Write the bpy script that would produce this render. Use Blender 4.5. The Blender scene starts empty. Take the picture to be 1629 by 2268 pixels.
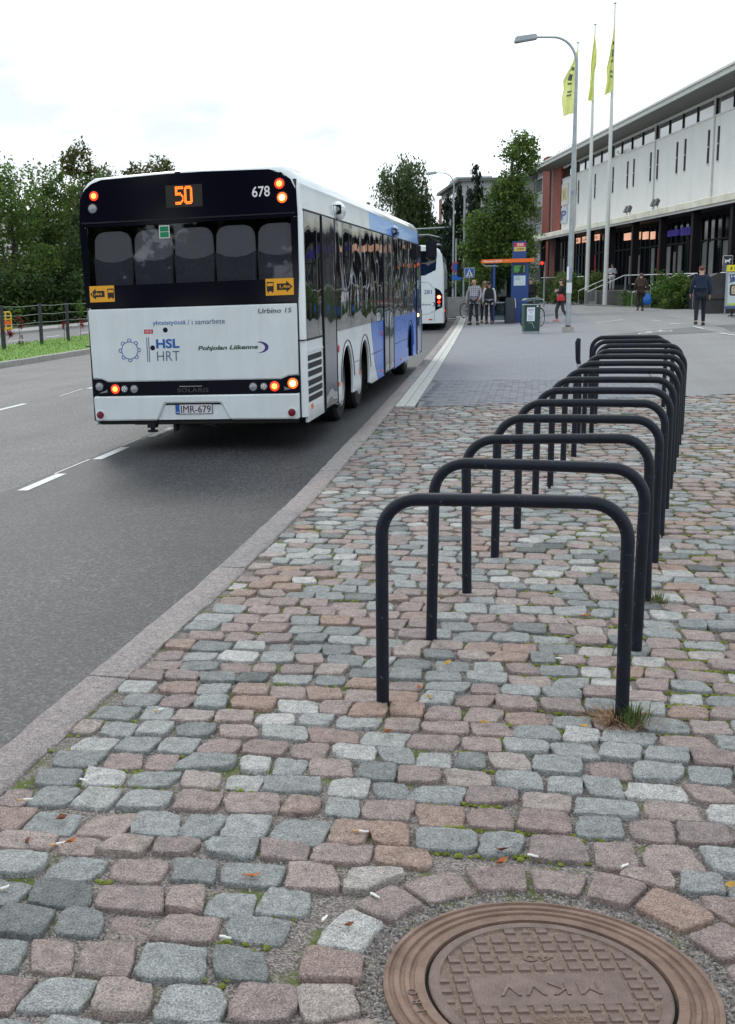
import bpy, bmesh, math, random
import numpy as np
from mathutils import Vector, Matrix, noise as mnoise
R=math.radians; PI=math.pi
random.seed(7); rng=np.random.default_rng(7)
S=bpy.context.scene; COL=S.collection
# ---------------------------------------------------------------- camera, world, sun, exposure
cd=bpy.data.cameras.new('camera'); cam=bpy.data.objects.new('camera',cd); COL.objects.link(cam)
yaw,pit,rol=R(13.827),R(11.352),R(1.45)
fw=Vector((-math.sin(yaw)*math.cos(pit),math.cos(yaw)*math.cos(pit),-math.sin(pit)))
rt=Vector((math.cos(yaw),math.sin(yaw),0)); up=rt.cross(fw)
rt2=rt*math.cos(rol)-up*math.sin(rol); up2=up*math.cos(rol)+rt*math.sin(rol)
mw=Matrix((rt2,up2,-fw)).transposed().to_4x4(); mw.translation=Vector((0,0,1.65)); cam.matrix_world=mw
cd.sensor_fit='VERTICAL'; cd.sensor_height=36; cd.lens=2550/2268*36
cd.shift_x=(814.5-560)/2268; cd.shift_y=(1150-1134)/2268
cd.clip_start=.1; cd.clip_end=3000
S.camera=cam
SUN_EL,SUN_AZ=R(42),R(-28)          # from ahead and a little left of the street, behind thin cloud
w=bpy.data.worlds.new('World'); S.world=w; w.use_nodes=True
nt=w.node_tree; nt.nodes.clear(); N=nt.nodes.new; Lk=nt.links.new
out=N('ShaderNodeOutputWorld'); bg=N('ShaderNodeBackground'); bg.inputs[1].default_value=.1
sky=N('ShaderNodeTexSky'); sky.sky_type='NISHITA'; sky.sun_disc=False; sky.sun_elevation=SUN_EL; sky.sun_rotation=SUN_AZ
tc=N('ShaderNodeTexCoord'); mp=N('ShaderNodeMapping'); mp.inputs['Scale'].default_value=(1.6,1.6,4.5)
nz=N('ShaderNodeTexNoise'); nz.inputs['Scale'].default_value=2.2; nz.inputs['Detail'].default_value=9; nz.inputs['Roughness'].default_value=.62
rp=N('ShaderNodeValToRGB'); rp.color_ramp.elements[0].position=.36; rp.color_ramp.elements[0].color=(.8,.8,.8,1)
rp.color_ramp.elements[1].position=.56; rp.color_ramp.elements[1].color=(1,1,1,1)
mx=N('ShaderNodeMix'); mx.data_type='RGBA'; mx.inputs[7].default_value=(10.7,11.5,12.1,1)
Lk(tc.outputs['Generated'],mp.inputs[0]); Lk(mp.outputs[0],nz.inputs[0]); Lk(nz.outputs[0],rp.inputs[0])
r5=N('ShaderNodeValToRGB'); r5.color_ramp.elements[0].position=.40; r5.color_ramp.elements[0].color=(.69,.75,.82,1); r5.color_ramp.elements[1].position=.52; r5.color_ramp.elements[1].color=(1.0,1.075,1.12,1)
vm=N('ShaderNodeVectorMath'); vm.operation='SCALE'; vm.inputs[3].default_value=11.2; Lk(nz.outputs[0],r5.inputs[0]); Lk(r5.outputs[0],vm.inputs[0]); Lk(vm.outputs[0],mx.inputs[7]); Lk(rp.outputs[0],mx.inputs[0]); Lk(sky.outputs[0],mx.inputs[6]); Lk(mx.outputs[2],bg.inputs[0]); Lk(bg.outputs[0],out.inputs[0])
sd=bpy.data.lights.new('sun','SUN'); sd.energy=.9; sd.angle=R(14); sd.color=(1,.95,.87)
so=bpy.data.objects.new('sun',sd); COL.objects.link(so)
sv=Vector((math.sin(SUN_AZ)*math.cos(SUN_EL),math.cos(SUN_AZ)*math.cos(SUN_EL),math.sin(SUN_EL)))
so.rotation_euler=(-sv).to_track_quat('-Z','Y').to_euler()
S.view_settings.view_transform='Standard'; S.view_settings.look='None'; S.view_settings.exposure=.2; S.view_settings.gamma=1
try: S.view_settings.use_curve_mapping=False
except Exception: pass

# ---------------------------------------------------------------- helpers
def tag(o,label=None,cat=None,group=None,kind=None):
    for k,v in (('label',label),('category',cat),('group',group),('kind',kind)):
        if v: o[k]=v
    return o
def empty(name,loc=(0,0,0),rz=0,label=None,cat=None,group=None,rot=None):
    o=bpy.data.objects.new(name,None); o.empty_display_size=.2; COL.objects.link(o)
    o.location=loc; o.rotation_euler=rot or (0,0,rz); return tag(o,label,cat,group)
def link(name,me,parent=None,loc=None,rot=None):
    o=bpy.data.objects.new(name,me); COL.objects.link(o)
    if parent is not None: o.parent=parent
    if loc is not None: o.location=loc
    if rot is not None: o.rotation_euler=rot
    return o
KIDS={}
def dup(o,parent=None,loc=None,rz=None,label=None):
    c=o.copy(); COL.objects.link(c); c.parent=parent
    if loc is not None: c.location=loc
    if rz is not None: c.rotation_euler=(0,0,rz)
    if label: c['label']=label
    for ch in [x for x in list(o.children)]: dup(ch,c)
    return c
class MB:
    def __init__(s): s.v=[]; s.f=[]; s.m=[]
    def add(s,vs,fs,m=0):
        b=len(s.v); s.v+=[tuple(p) for p in vs]; s.f+=[tuple(i+b for i in f) for f in fs]; s.m+=[m]*len(fs); return s
    def box(s,x0,x1,y0,y1,z0,z1,m=0):
        return s.add([(x,y,z) for z in (z0,z1) for y in (y0,y1) for x in (x0,x1)],[(0,2,3,1),(4,5,7,6),(0,1,5,4),(2,6,7,3),(0,4,6,2),(1,3,7,5)],m)
    def prism(s,poly,ax,a0,a1,m=0):
        f={'x':lambda p,a:(a,p[0],p[1]),'y':lambda p,a:(p[0],a,p[1]),'z':lambda p,a:(p[0],p[1],a)}[ax]
        n=len(poly); return s.add([f(p,a0) for p in poly]+[f(p,a1) for p in poly],[tuple(range(n))[::-1],tuple(range(n,2*n))]+[(i,(i+1)%n,n+(i+1)%n,n+i) for i in range(n)],m)
    def bar(s,p0,p1,wx,wz,m=0):
        p0=Vector(p0);p1=Vector(p1);d=(p1-p0).normalized(); u=Vector((0,0,1)) if abs(d.z)<.9 else Vector((0,1,0))
        a=d.cross(u).normalized()*wx/2; b=a.cross(d).normalized()*wz/2
        return s.add([p+sa*a+sb*b for p in (p0,p1) for sa,sb in ((-1,-1),(1,-1),(1,1),(-1,1))],[(3,2,1,0),(4,5,6,7)]+[(i,(i+1)%4,4+(i+1)%4,4+i) for i in range(4)],m)
    def tube(s,path,r,n=8,m=0,cap=True):
        P=[Vector(p) for p in path]; k=len(P); rr=r if isinstance(r,(list,tuple)) else [r]*k
        vs=[]; prev=None
        for i,p in enumerate(P):
            t=(P[min(i+1,k-1)]-P[max(i-1,0)]).normalized()
            if prev is None:
                a=t.cross(Vector((0,0,1)) if abs(t.z)<.9 else Vector((1,0,0))).normalized()
            else: a=(prev-t*prev.dot(t)).normalized()
            prev=a; b=t.cross(a)
            vs+=[p+(a*math.cos(2*PI*j/n)+b*math.sin(2*PI*j/n))*rr[i] for j in range(n)]
        fs=[(i*n+j,i*n+(j+1)%n,(i+1)*n+(j+1)%n,(i+1)*n+j) for i in range(k-1) for j in range(n)]
        if cap: fs+=[tuple(range(n))[::-1],tuple(range((k-1)*n,k*n))]
        return s.add(vs,fs,m)
    def lathe(s,prof,n=24,c=(0,0,0),ax='z',m=0,cap=True):
        g={'z':lambda r,h,a:(c[0]+r*math.cos(a),c[1]+r*math.sin(a),c[2]+h),'y':lambda r,h,a:(c[0]+r*math.cos(a),c[1]+h,c[2]+r*math.sin(a)),'x':lambda r,h,a:(c[0]+h,c[1]+r*math.cos(a),c[2]+r*math.sin(a))}[ax]
        vs=[g(r,h,2*PI*j/n) for r,h in prof for j in range(n)]; k=len(prof)
        fs=[(i*n+j,i*n+(j+1)%n,(i+1)*n+(j+1)%n,(i+1)*n+j) for i in range(k-1) for j in range(n)]
        if cap: fs+=[tuple(range(n))[::-1],tuple(range((k-1)*n,k*n))]
        return s.add(vs,fs,m)
    def ell(s,c,r,n=12,k=8,m=0):
        vs=[];fs=[]
        for i in range(1,k):
            a=PI*i/k
            vs+=[(c[0]+r[0]*math.sin(a)*math.cos(2*PI*j/n),c[1]+r[1]*math.sin(a)*math.sin(2*PI*j/n),c[2]+r[2]*math.cos(a)) for j in range(n)]
        fs=[(i*n+j,i*n+(j+1)%n,(i+1)*n+(j+1)%n,(i+1)*n+j) for i in range(k-2) for j in range(n)]
        vs+=[(c[0],c[1],c[2]+r[2]),(c[0],c[1],c[2]-r[2])]; t=len(vs)-2
        fs+=[(t,(j+1)%n,j) for j in range(n)]+[(t+1,(k-2)*n+j,(k-2)*n+(j+1)%n) for j in range(n)]
        return s.add(vs,fs,m)
    def mesh(s,name,mats,smooth=35,bevel=0,seg=2,tri=False):
        me=bpy.data.meshes.new(name); me.from_pydata(s.v,[],s.f)
        for m in (mats if isinstance(mats,(list,tuple)) else [mats]): me.materials.append(m)
        me.polygons.foreach_set('material_index',s.m)
        bm=bmesh.new(); bm.from_mesh(me); bmesh.ops.recalc_face_normals(bm,faces=bm.faces)
        if bevel: 
            ed=[e for e in bm.edges if len(e.link_faces)==2 and e.calc_face_angle(0)>R(40)]
            bmesh.ops.bevel(bm,geom=ed,offset=bevel,segments=seg,affect='EDGES',clamp_overlap=True)
        if smooth:
            for f in bm.faces: f.smooth=True
            for e in bm.edges:
                e.smooth = len(e.link_faces)==2 and e.calc_face_angle(0)<R(smooth)
        bm.to_mesh(me); bm.free(); return me
    def build(s,name,mats,parent=None,loc=None,rot=None,**k):
        return link(name,s.mesh(name,mats,**k),parent,loc,rot)

def M(name,col,rough=.6,metal=0,var=0,vs=6,bump=0,bs=60,spec=.5,emit=0,ecol=None,coat=0,var2=None,coord='Object',trans=0):
    m=bpy.data.materials.new(name); m.use_nodes=True; t=m.node_tree; b=t.nodes['Principled BSDF']
    b.inputs['Base Color'].default_value=(*col,1); b.inputs['Roughness'].default_value=rough; b.inputs['Metallic'].default_value=metal
    b.inputs['Specular IOR Level'].default_value=spec; b.inputs['Coat Weight'].default_value=coat; b.inputs['Coat Roughness'].default_value=.03
    if trans: b.inputs['Subsurface Weight'].default_value=0
    if emit: b.inputs['Emission Color'].default_value=(*(ecol or col),1); b.inputs['Emission Strength'].default_value=emit
    if var or bump:
        c=t.nodes.new('ShaderNodeTexCoord')
    if var:
        n=t.nodes.new('ShaderNodeTexNoise'); n.inputs['Scale'].default_value=vs; n.inputs['Detail'].default_value=6; n.inputs['Roughness'].default_value=.65
        r=t.nodes.new('ShaderNodeValToRGB'); r.color_ramp.elements[0].position=.3; r.color_ramp.elements[1].position=.72
        c0=tuple(max(0,x*(1-var)) for x in col); c1=tuple(min(1,x*(1+var)) for x in (var2 or col))
        r.color_ramp.elements[0].color=(*c0,1); r.color_ramp.elements[1].color=(*c1,1)
        t.links.new(c.outputs[coord],n.inputs[0]); t.links.new(n.outputs[0],r.inputs[0]); t.links.new(r.outputs[0],b.inputs['Base Color'])
    if bump:
        n2=t.nodes.new('ShaderNodeTexNoise'); n2.inputs['Scale'].default_value=bs; n2.inputs['Detail'].default_value=5
        bp=t.nodes.new('ShaderNodeBump'); bp.inputs['Strength'].default_value=bump; bp.inputs['Distance'].default_value=.01
        t.links.new(c.outputs[coord],n2.inputs[0]); t.links.new(n2.outputs[0],bp.inputs['Height']); t.links.new(bp.outputs[0],b.inputs['Normal'])
    return m
def glass(name,tint,rough=.02,refl=.08):
    m=bpy.data.materials.new(name); m.use_nodes=True; t=m.node_tree; t.nodes.clear(); n=t.nodes.new; l=t.links.new
    o=n('ShaderNodeOutputMaterial'); mix=n('ShaderNodeMixShader'); tr=n('ShaderNodeBsdfTransparent'); g=n('ShaderNodeBsdfGlossy'); lw=n('ShaderNodeFresnel')
    tr.inputs[0].default_value=(*tint,1); g.inputs['Roughness'].default_value=rough; g.inputs['Color'].default_value=(.9,.92,.95,1); lw.inputs['IOR'].default_value=1.5
    l(lw.outputs[0],mix.inputs[0]); l(tr.outputs[0],mix.inputs[1]); l(g.outputs[0],mix.inputs[2]); l(mix.outputs[0],o.inputs[0]); return m

def text(s,mat,parent,loc,rot,w=None,h=None,bold=0,shear=0,ext=.002,name='lettering',align='CENTER',space=1.0):
    cu=bpy.data.curves.new(name,'FONT'); cu.body=s; cu.size=1; cu.offset=bold; cu.shear=shear; cu.extrude=.001; cu.resolution_u=3; cu.space_character=space
    ob=bpy.data.objects.new(name,cu); COL.objects.link(ob); bpy.context.view_layer.update()
    me=bpy.data.meshes.new_from_object(ob.evaluated_get(bpy.context.evaluated_depsgraph_get())); bpy.data.objects.remove(ob); bpy.data.curves.remove(cu)
    co=np.empty(len(me.vertices)*3); me.vertices.foreach_get('co',co); co=co.reshape(-1,3)
    lo,hi=co.min(0),co.max(0); sz=hi-lo
    sx=w/sz[0] if w else h/sz[1]; sy=h/sz[1] if h else sx
    co=(co-(lo+hi)/2)*[sx,sy,1]; co[:,2]=np.where(co[:,2]>0,ext,-.0005)
    me.vertices.foreach_set('co',co.ravel()); me.materials.clear(); me.materials.append(mat); me.update(); me.name=name
    return link(name,me,parent,loc,rot)
BACK=(PI/2,0,0)      # lettering upright, read from -Y
# ---------------------------------------------------------------- ground: road, kerb, setts, paving
def lerp_pts(P):
    xs=[p[0] for p in P]; ys=[p[1] for p in P]
    return lambda y: float(np.interp(y,xs,ys))
KO=lerp_pts([(-40,-2.1),(0,-1.96),(3.7,-1.91),(6.2,-1.85),(9,-1.86),(11.5,-1.93),(13.4,-1.98),(16,-2.06),(20,-2.19),(23.6,-2.31),(32.8,-2.64),(45,-3.12),(55,-3.58),(63,-4.05),(75,-4.85),(95,-6.6),(130,-11),(400,-70)])
KI=lambda y: KO(y)+.20
def gz(x,y):
    t=min(1,max(0,(y-16)/16)); return .035*min(max(x,0),5)*t*t*(3-2*t)
def rz_(x): return -.125+.018*(x+1.9)      # road falls away from the kerb
def strip(ys,cols,zf,mat,name,parent=None,kind=None):
    vs=[];fs=[];k=len(cols)
    for y in ys:
        for c in cols:
            x=c(y) if callable(c) else c; vs.append((x,y,zf(x,y)))
    for i in range(len(ys)-1):
        for j in range(k-1): fs.append((i*k+j,i*k+j+1,(i+1)*k+j+1,(i+1)*k+j))
    mb=MB(); mb.add(vs,fs); o=mb.build(name,mat,parent)
    for p in o.data.polygons: pass
    return tag(o,kind=kind)
def asphalt(name,base,spread,rough,scale=170,patch=.12,spec=.5):
    m=bpy.data.materials.new(name); m.use_nodes=True; t=m.node_tree; b=t.nodes['Principled BSDF']; n=t.nodes.new; l=t.links.new
    g=n('ShaderNodeNewGeometry'); v=n('ShaderNodeTexVoronoi'); v.inputs['Scale'].default_value=scale
    r=n('ShaderNodeValToRGB'); e=r.color_ramp.elements; e[0].color=(*[c*(1-spread) for c in base],1); e[1].color=(*[c*(1+spread*3.2) for c in base],1); e[0].position=.2; e[1].position=1; x_=e.new(.72); x_.color=(*[c*(1+spread*.35) for c in base],1)
    bw=n('ShaderNodeSeparateColor'); l(g.outputs['Position'],v.inputs[0]); l(v.outputs['Color'],bw.inputs[0]); l(bw.outputs[0],r.inputs[0])
    nz=n('ShaderNodeTexNoise'); nz.inputs['Scale'].default_value=.55; nz.inputs['Detail'].default_value=7; l(g.outputs['Position'],nz.inputs[0])
    mr=n('ShaderNodeMapRange'); mr.inputs[1].default_value=.3; mr.inputs[2].default_value=.7; mr.inputs[3].default_value=1-patch; mr.inputs[4].default_value=1+patch
    l(nz.outputs[0],mr.inputs[0]); mu=n('ShaderNodeMix'); mu.data_type='RGBA'; mu.blend_type='MULTIPLY'; mu.inputs[0].default_value=1
    l(r.outputs[0],mu.inputs[6]); l(mr.outputs[0],mu.inputs[7]); l(mu.outputs[2],b.inputs['Base Color'])
    mp2=n('ShaderNodeMapping'); mp2.inputs['Scale'].default_value=(1.5,.07,1); nt2=n('ShaderNodeTexNoise'); nt2.inputs['Scale'].default_value=1; nt2.inputs['Detail'].default_value=4; m3=n('ShaderNodeMapRange'); m3.inputs[1].default_value=.35; m3.inputs[2].default_value=.65; m3.inputs[3].default_value=1-patch*.8; m3.inputs[4].default_value=1+patch*.8; mu2=n('ShaderNodeMix'); mu2.data_type='RGBA'; mu2.blend_type='MULTIPLY'; mu2.inputs[0].default_value=1
    l(g.outputs['Position'],mp2.inputs[0]); l(mp2.outputs[0],nt2.inputs[0]); l(nt2.outputs[0],m3.inputs[0]); l(mu.outputs[2],mu2.inputs[6]); l(m3.outputs[0],mu2.inputs[7]); l(mu2.outputs[2],b.inputs['Base Color'])
    bp=n('ShaderNodeBump'); bp.inputs['Strength'].default_value=.55; bp.inputs['Distance'].default_value=.004; l(v.outputs['Distance'],bp.inputs['Height']); l(bp.outputs[0],b.inputs['Normal'])
    b.inputs['Roughness'].default_value=rough; b.inputs['Specular IOR Level'].default_value=spec; return m
m_road=asphalt('road_asphalt',(.029,.030,.034),.72,.56,78,.25)
m_plaza=asphalt('plaza_asphalt',(.245,.247,.25),.2,.8,160,.07,.3)
m_dark=asphalt('bike_lane_asphalt',(.155,.157,.162),.22,.8,160,.06,.3)
YS=[-12,-4,0,2,3,4,5,6,7.5,9,11,13,16,20,26,34,45,55,63,75,95,130,250,600,1500]
FAR=[-40]+YS[1:]
strip(FAR,[-600,-200,-60,-25.4],lambda x,y:-.36,M('far_ground',(.05,.075,.03),.9,var=.3,vs=.2),'ground',kind='structure')
m_road2=asphalt('older_asphalt',(.088,.089,.092),.5,.6,78,.2)
tag(strip(FAR,[-14.3,-12,-9,-6,-4.83],lambda x,y:rz_(max(x,-14.3)),m_road2,'road'),kind='structure')
road=strip(FAR,[-4.83,-4,-3.2,lambda y:KO(y)+.05],lambda x,y:rz_(max(x,-14.3)),m_road,'road',kind='structure')
m_white=M('road_paint',(.72,.73,.72),.7,var=.16,vs=25)
def line(x0,y0,x1,y1,wd,name,parent,zf,mat=None,n=1):
    d=Vector((x1-x0,y1-y0)); p=Vector((-d.y,d.x)).normalized()*wd/2
    vs=[(x0-p.x,y0-p.y),(x0+p.x,y0+p.y),(x1+p.x,y1+p.y),(x1-p.x,y1-p.y)]
    mb=MB(); mb.add([(x,y,zf(x,y)) for x,y in vs],[(0,1,2,3)]); return mb.build(name,mat or m_white,parent)
zr=lambda x,y: rz_(x)+.004
for y in (5.9,7.9,9.9,11.9,13.85,15.8,17.8,19.8,21.8,23.8): line(-4.66-.011*(y-9),y,-4.67-.011*(y-8),y+1,.11,'lane_marking',road,zr)
for y0,y1 in ((10.9,11.9),(13.0,13.7)): line(-4.76-.011*(y0-10),y0,-4.76-.011*(y1-10),y1,.025,'worn_lane_marking',road,zr)
for y0,y1 in ((6.3,9.4),(15.6,18.75),(21.7,24.8),(31.5,34.6)): line(-8.66,y0,-8.68,y1,.12,'lane_marking',road,zr)
line(-8.6,20.1,-8.78,21.7,.03,'worn_lane_marking',road,zr)
# kerb
m_kerb=None
kb=strip(YS[:20],[lambda y:KO(y)+.012,lambda y:KI(y)-.012],lambda x,y:-.03,M('kerb_joint',(.09,.085,.08),.9),'kerb',kind='structure')
# bed under the setts: grit, soil and moss
def bed_mat():
    m=bpy.data.materials.new('joint_grit'); m.use_nodes=True; t=m.node_tree; b=t.nodes['Principled BSDF']; n=t.nodes.new; l=t.links.new
    g=n('ShaderNodeNewGeometry'); v=n('ShaderNodeTexVoronoi'); v.inputs['Scale'].default_value=190; l(g.outputs['Position'],v.inputs[0])
    sc=n('ShaderNodeSeparateColor'); l(v.outputs['Color'],sc.inputs[0]); r=n('ShaderNodeValToRGB'); e=r.color_ramp.elements
    e[0].color=(.085,.07,.06,1); e[1].color=(.36,.33,.31,1); e[1].position=.95; x=e.new(.55); x.color=(.2,.175,.165,1); l(sc.outputs[0],r.inputs[0])
    nz=n('ShaderNodeTexNoise'); nz.inputs['Scale'].default_value=3.1; nz.inputs['Detail'].default_value=6; nz.inputs['Roughness'].default_value=.7; l(g.outputs['Position'],nz.inputs[0])
    r2=n('ShaderNodeValToRGB'); r2.color_ramp.elements[0].position=.535; r2.color_ramp.elements[1].position=.62; l(nz.outputs[0],r2.inputs[0])
    mg=n('ShaderNodeTexNoise'); mg.inputs['Scale'].default_value=60; l(g.outputs['Position'],mg.inputs[0]); r3=n('ShaderNodeValToRGB'); r3.color_ramp.elements[0].color=(.045,.055,.012,1); r3.color_ramp.elements[1].color=(.15,.2,.03,1); l(mg.outputs[0],r3.inputs[0])
    mx=n('ShaderNodeMix'); mx.data_type='RGBA'; l(r2.outputs[0],mx.inputs[0]); l(r.outputs[0],mx.inputs[6]); l(r3.outputs[0],mx.inputs[7]); l(mx.outputs[2],b.inputs['Base Color'])
    bp=n('ShaderNodeBump'); bp.inputs['Strength'].default_value=.9; bp.inputs['Distance'].default_value=.005; l(v.outputs['Distance'],bp.inputs['Height']); l(bp.outputs[0],b.inputs['Normal']); b.inputs['Roughness'].default_value=.95; return m
strip([-40,10,60,130,400],[lambda y:KI(y)-.02,6,60,300],lambda x,y:-.075,M('subsoil_dirt',(.12,.10,.085),.95,var=.3,vs=8),'subsoil',kind='structure')
YE=lambda x: 15.87+.43*max(0,x+1.25)
XR=5.2
ys=[-3,0,2,4,6,8,10,12,14,15.87]
vs=[];fs=[];cols=[0,.15,.3,.5,.75,1]
for y_ in ys:
    for c in cols:
        x=KI(y_)-.005+(XR-KI(y_))*c; yy=y_ if y_<15 else YE(x); vs.append((x,yy,-.0145))
k=len(cols); fs=[(i*k+j,i*k+j+1,(i+1)*k+j+1,(i+1)*k+j) for i in range(len(ys)-1) for j in range(k-1)]
MH=(.068,2.558)
mb=MB(); mb.add(vs,fs); bed=tag(mb.build('cobbled_pavement',bed_mat()),kind='structure')
def stone_mat(name,ramp,speck=.5,scale=330,rough=.72,bump=.8):
    m=bpy.data.materials.new(name); m.use_nodes=True; t=m.node_tree; b=t.nodes['Principled BSDF']; n=t.nodes.new; l=t.links.new
    a=n('ShaderNodeAttribute'); a.attribute_name='tone'; r=n('ShaderNodeValToRGB'); r.color_ramp.interpolation='LINEAR'
    while len(r.color_ramp.elements)<len(ramp): r.color_ramp.elements.new(.5)
    for e,(p,c) in zip(r.color_ramp.elements,ramp): e.position=p; e.color=(*c,1)
    l(a.outputs['Fac'],r.inputs[0]); g=n('ShaderNodeNewGeometry')
    v=n('ShaderNodeTexVoronoi'); v.inputs['Scale'].default_value=scale; l(g.outputs['Position'],v.inputs[0]); sc=n('ShaderNodeSeparateColor'); l(v.outputs['Color'],sc.inputs[0])
    mr=n('ShaderNodeMapRange'); mr.inputs[3].default_value=1-speck; mr.inputs[4].default_value=1+speck*.75; l(sc.outputs[0],mr.inputs[0])
    nz=n('ShaderNodeTexNoise'); nz.inputs['Scale'].default_value=21; nz.inputs['Detail'].default_value=7; nz.inputs['Roughness'].default_value=.7; l(g.outputs['Position'],nz.inputs[0])
    m2=n('ShaderNodeMapRange'); m2.inputs[1].default_value=.3; m2.inputs[2].default_value=.7; m2.inputs[3].default_value=.66; m2.inputs[4].default_value=1.24; l(nz.outputs[0],m2.inputs[0])
    mm=n('ShaderNodeMath'); mm.operation='MULTIPLY'; l(mr.outputs[0],mm.inputs[0]); l(m2.outputs[0],mm.inputs[1])
    mu=n('ShaderNodeMix'); mu.data_type='RGBA'; mu.blend_type='MULTIPLY'; mu.inputs[0].default_value=1; l(r.outputs[0],mu.inputs[6]); l(mm.outputs[0],mu.inputs[7]); l(mu.outputs[2],b.inputs['Base Color'])
    n3=n('ShaderNodeTexNoise'); n3.inputs['Scale'].default_value=95; n3.inputs['Detail'].default_value=6; n3.inputs['Roughness'].default_value=.75; l(g.outputs['Position'],n3.inputs[0])
    bp=n('ShaderNodeBump'); bp.inputs['Strength'].default_value=bump; bp.inputs['Distance'].default_value=.006; l(n3.outputs[0],bp.inputs['Height']); l(bp.outputs[0],b.inputs['Normal'])
    b.inputs['Roughness'].default_value=rough; b.inputs['Specular IOR Level'].default_value=.4; return m
m_sett=stone_mat('sett_granite',[(0,(.12,.13,.128)),(.14,(.195,.207,.206)),(.3,(.275,.29,.288)),(.44,(.345,.352,.345)),(.52,(.46,.45,.435)),(.56,(.355,.31,.285)),(.68,(.32,.258,.238)),(.82,(.255,.206,.197)),(.93,(.315,.228,.192)),(1,(.32,.225,.18))],.55)
m_pav=stone_mat('paver_concrete',[(0,(.19,.2,.225)),(1,(.235,.245,.27))],.12,300,.8,.3)
def stone_geo(P,top,N,tone,out,rough=.0032,inset=.012,dome=.0014):
    """P: outline (x,y) list ccw; appended to out=[verts,faces,tones]"""
    V,F,T=out; b=len(V); k=len(P); cx=sum(p[0] for p in P)/k; cy=sum(p[1] for p in P)/k
    sx,sy=random.uniform(-.025,.025),random.uniform(-.03,.03)
    rings=[(1.0,-.05,0),(1.0,-.0065,.5),(.985,-.0015,.9),(.955,.0003,.9),(.90,.0008,1)]+([(.5,dome,1.3)] if N>8 else [])
    for s,z,nn in rings:
        for x,y in P:
            dx,dy=(x-cx)*s,(y-cy)*s; j=rough*nn
            V.append((cx+dx+random.uniform(-j,j)*.5,cy+dy+random.uniform(-j,j)*.5,top+z+dx*sx+dy*sy+(random.uniform(-j,j) if z>-.04 else 0)))
    V.append((cx,cy,top+dome+random.uniform(-rough,rough)))
    for i in range(len(rings)-1):
        for j in range(k): F.append((b+i*k+j,b+i*k+(j+1)%k,b+(i+1)*k+(j+1)%k,b+(i+1)*k+j))
    q=b+(len(rings)-1)*k
    for j in range(k): F.append((q+j,q+(j+1)%k,b+len(rings)*k))
    T+=[tone]*(len(V)-b)
def outline(cx,cy,a,b,ang,N,jit=.10):
    e=random.uniform(5.5,14); pts=[]; sk=random.gauss(0,.11); tp=random.gauss(0,.06)
    cj=[random.gauss(-.01,jit*.75) for _ in range(4)]
    for i in range(N):
        t=2*PI*(i+.5)/N; c,s=math.cos(t),math.sin(t); r=(abs(c)**e+abs(s)**e)**(-1/e)
        q=int(t/(PI/2))%4; f=abs(math.sin(2*t)); r*=1+cj[q]*f+random.gauss(0,.024)
        x,y=a*r*c,b*r*s; x+=sk*y; y*=1+tp*c
        pts.append((cx+x*math.cos(ang)-y*math.sin(ang),cy+x*math.sin(ang)+y*math.cos(ang)))
    return pts
def emit_stones(L,base,mat,parent,single,stuffname,limit=300):
    """L: list of (dist, outline, N, top, tone, kw)"""
    L.sort(key=lambda s:s[0]); far=[[],[],[]]
    for i,(d,P,N,top,tone,kw) in enumerate(L):
        o=[[],[],[]] if i<limit else far
        stone_geo(P,top,N,tone,o,**kw)
        if i<limit: mk(o,single,mat,parent)
    if far[0]: tag(mk(far,stuffname,mat,parent),kind='stuff')
def mk(o,name,mat,parent):
    me=bpy.data.meshes.new(name); me.from_pydata(o[0],[],o[1]); me.materials.append(mat); a=me.attributes.new('tone','FLOAT','POINT'); a.data.foreach_set('value',o[2])
    me.polygons.foreach_set('use_smooth',[True]*len(me.polygons)); me.update(); return link(name,me,parent)
def tone(x=0,y=0):
    r=min(.999,max(0,random.random()+.28*mnoise.noise((x*1.7,y*1.7,5))))
    if r<.40: return random.gauss(.28,.1)
    if r<.49: return random.gauss(.47,.05)
    if r<.95: return random.gauss(.72,.08)
    return random.uniform(.88,1)
A=R(1.6); ca,sa=math.cos(A),math.sin(A); stones=[]; corners=[]
v=-2.0; row=0
while v<18.5:
    rh=random.gauss(.149,.008); u=-3.2+random.uniform(0,.2)
    while u<8:
        wd=min(.20,max(.105,random.gauss(.149,.021))); gap=random.uniform(.006,.018)
        cu=u+wd/2; vv=v+.05*math.sin(cu*1.1+v*.35)+.02*math.sin(cu*2.7+v)+random.gauss(0,.007)
        bend=R(2.5)*math.sin(cu*1.1+v*.35+1.57)
        x=cu*ca-vv*sa; y=cu*sa+vv*ca; u+=wd+gap
        if x<KI(y)+.012 or x>XR-.1 or y>YE(x)-.06 or y<1.2: continue
        if y<14 and abs(x-(-.3+.23*y))>2.6+.16*y: continue
        dm=math.hypot(x-MH[0],y-MH[1])
        if dm<.628: continue
        N=20 if y<4.6 else (12 if y<7.5 else 8)
        P=outline(x,y,wd/2,(rh-random.uniform(.006,.022))/2,A+bend+random.gauss(0,.05),N)
        P=[(max(px,KI(py)+.008),py) for px,py in P]
        if dm<.8: P=[(px,py) if math.hypot(px-MH[0],py-MH[1])>.6 else (MH[0]+(px-MH[0])*.6/math.hypot(px-MH[0],py-MH[1]),MH[1]+(py-MH[1])*.61/math.hypot(px-MH[0],py-MH[1])) for px,py in P]
        stones.append((math.hypot(x+.35,y)+(0 if abs(x+.35)<.55*y else 9),P,N,.001+random.gauss(0,.0042)-(.008 if random.random()<.06 else 0),tone(x,y),{}))
        corners.append((x-wd/2*ca,y-wd/2*sa-.065)); corners.append((x,y-.069))
    v+=rh; row+=1
a=0.1
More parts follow.
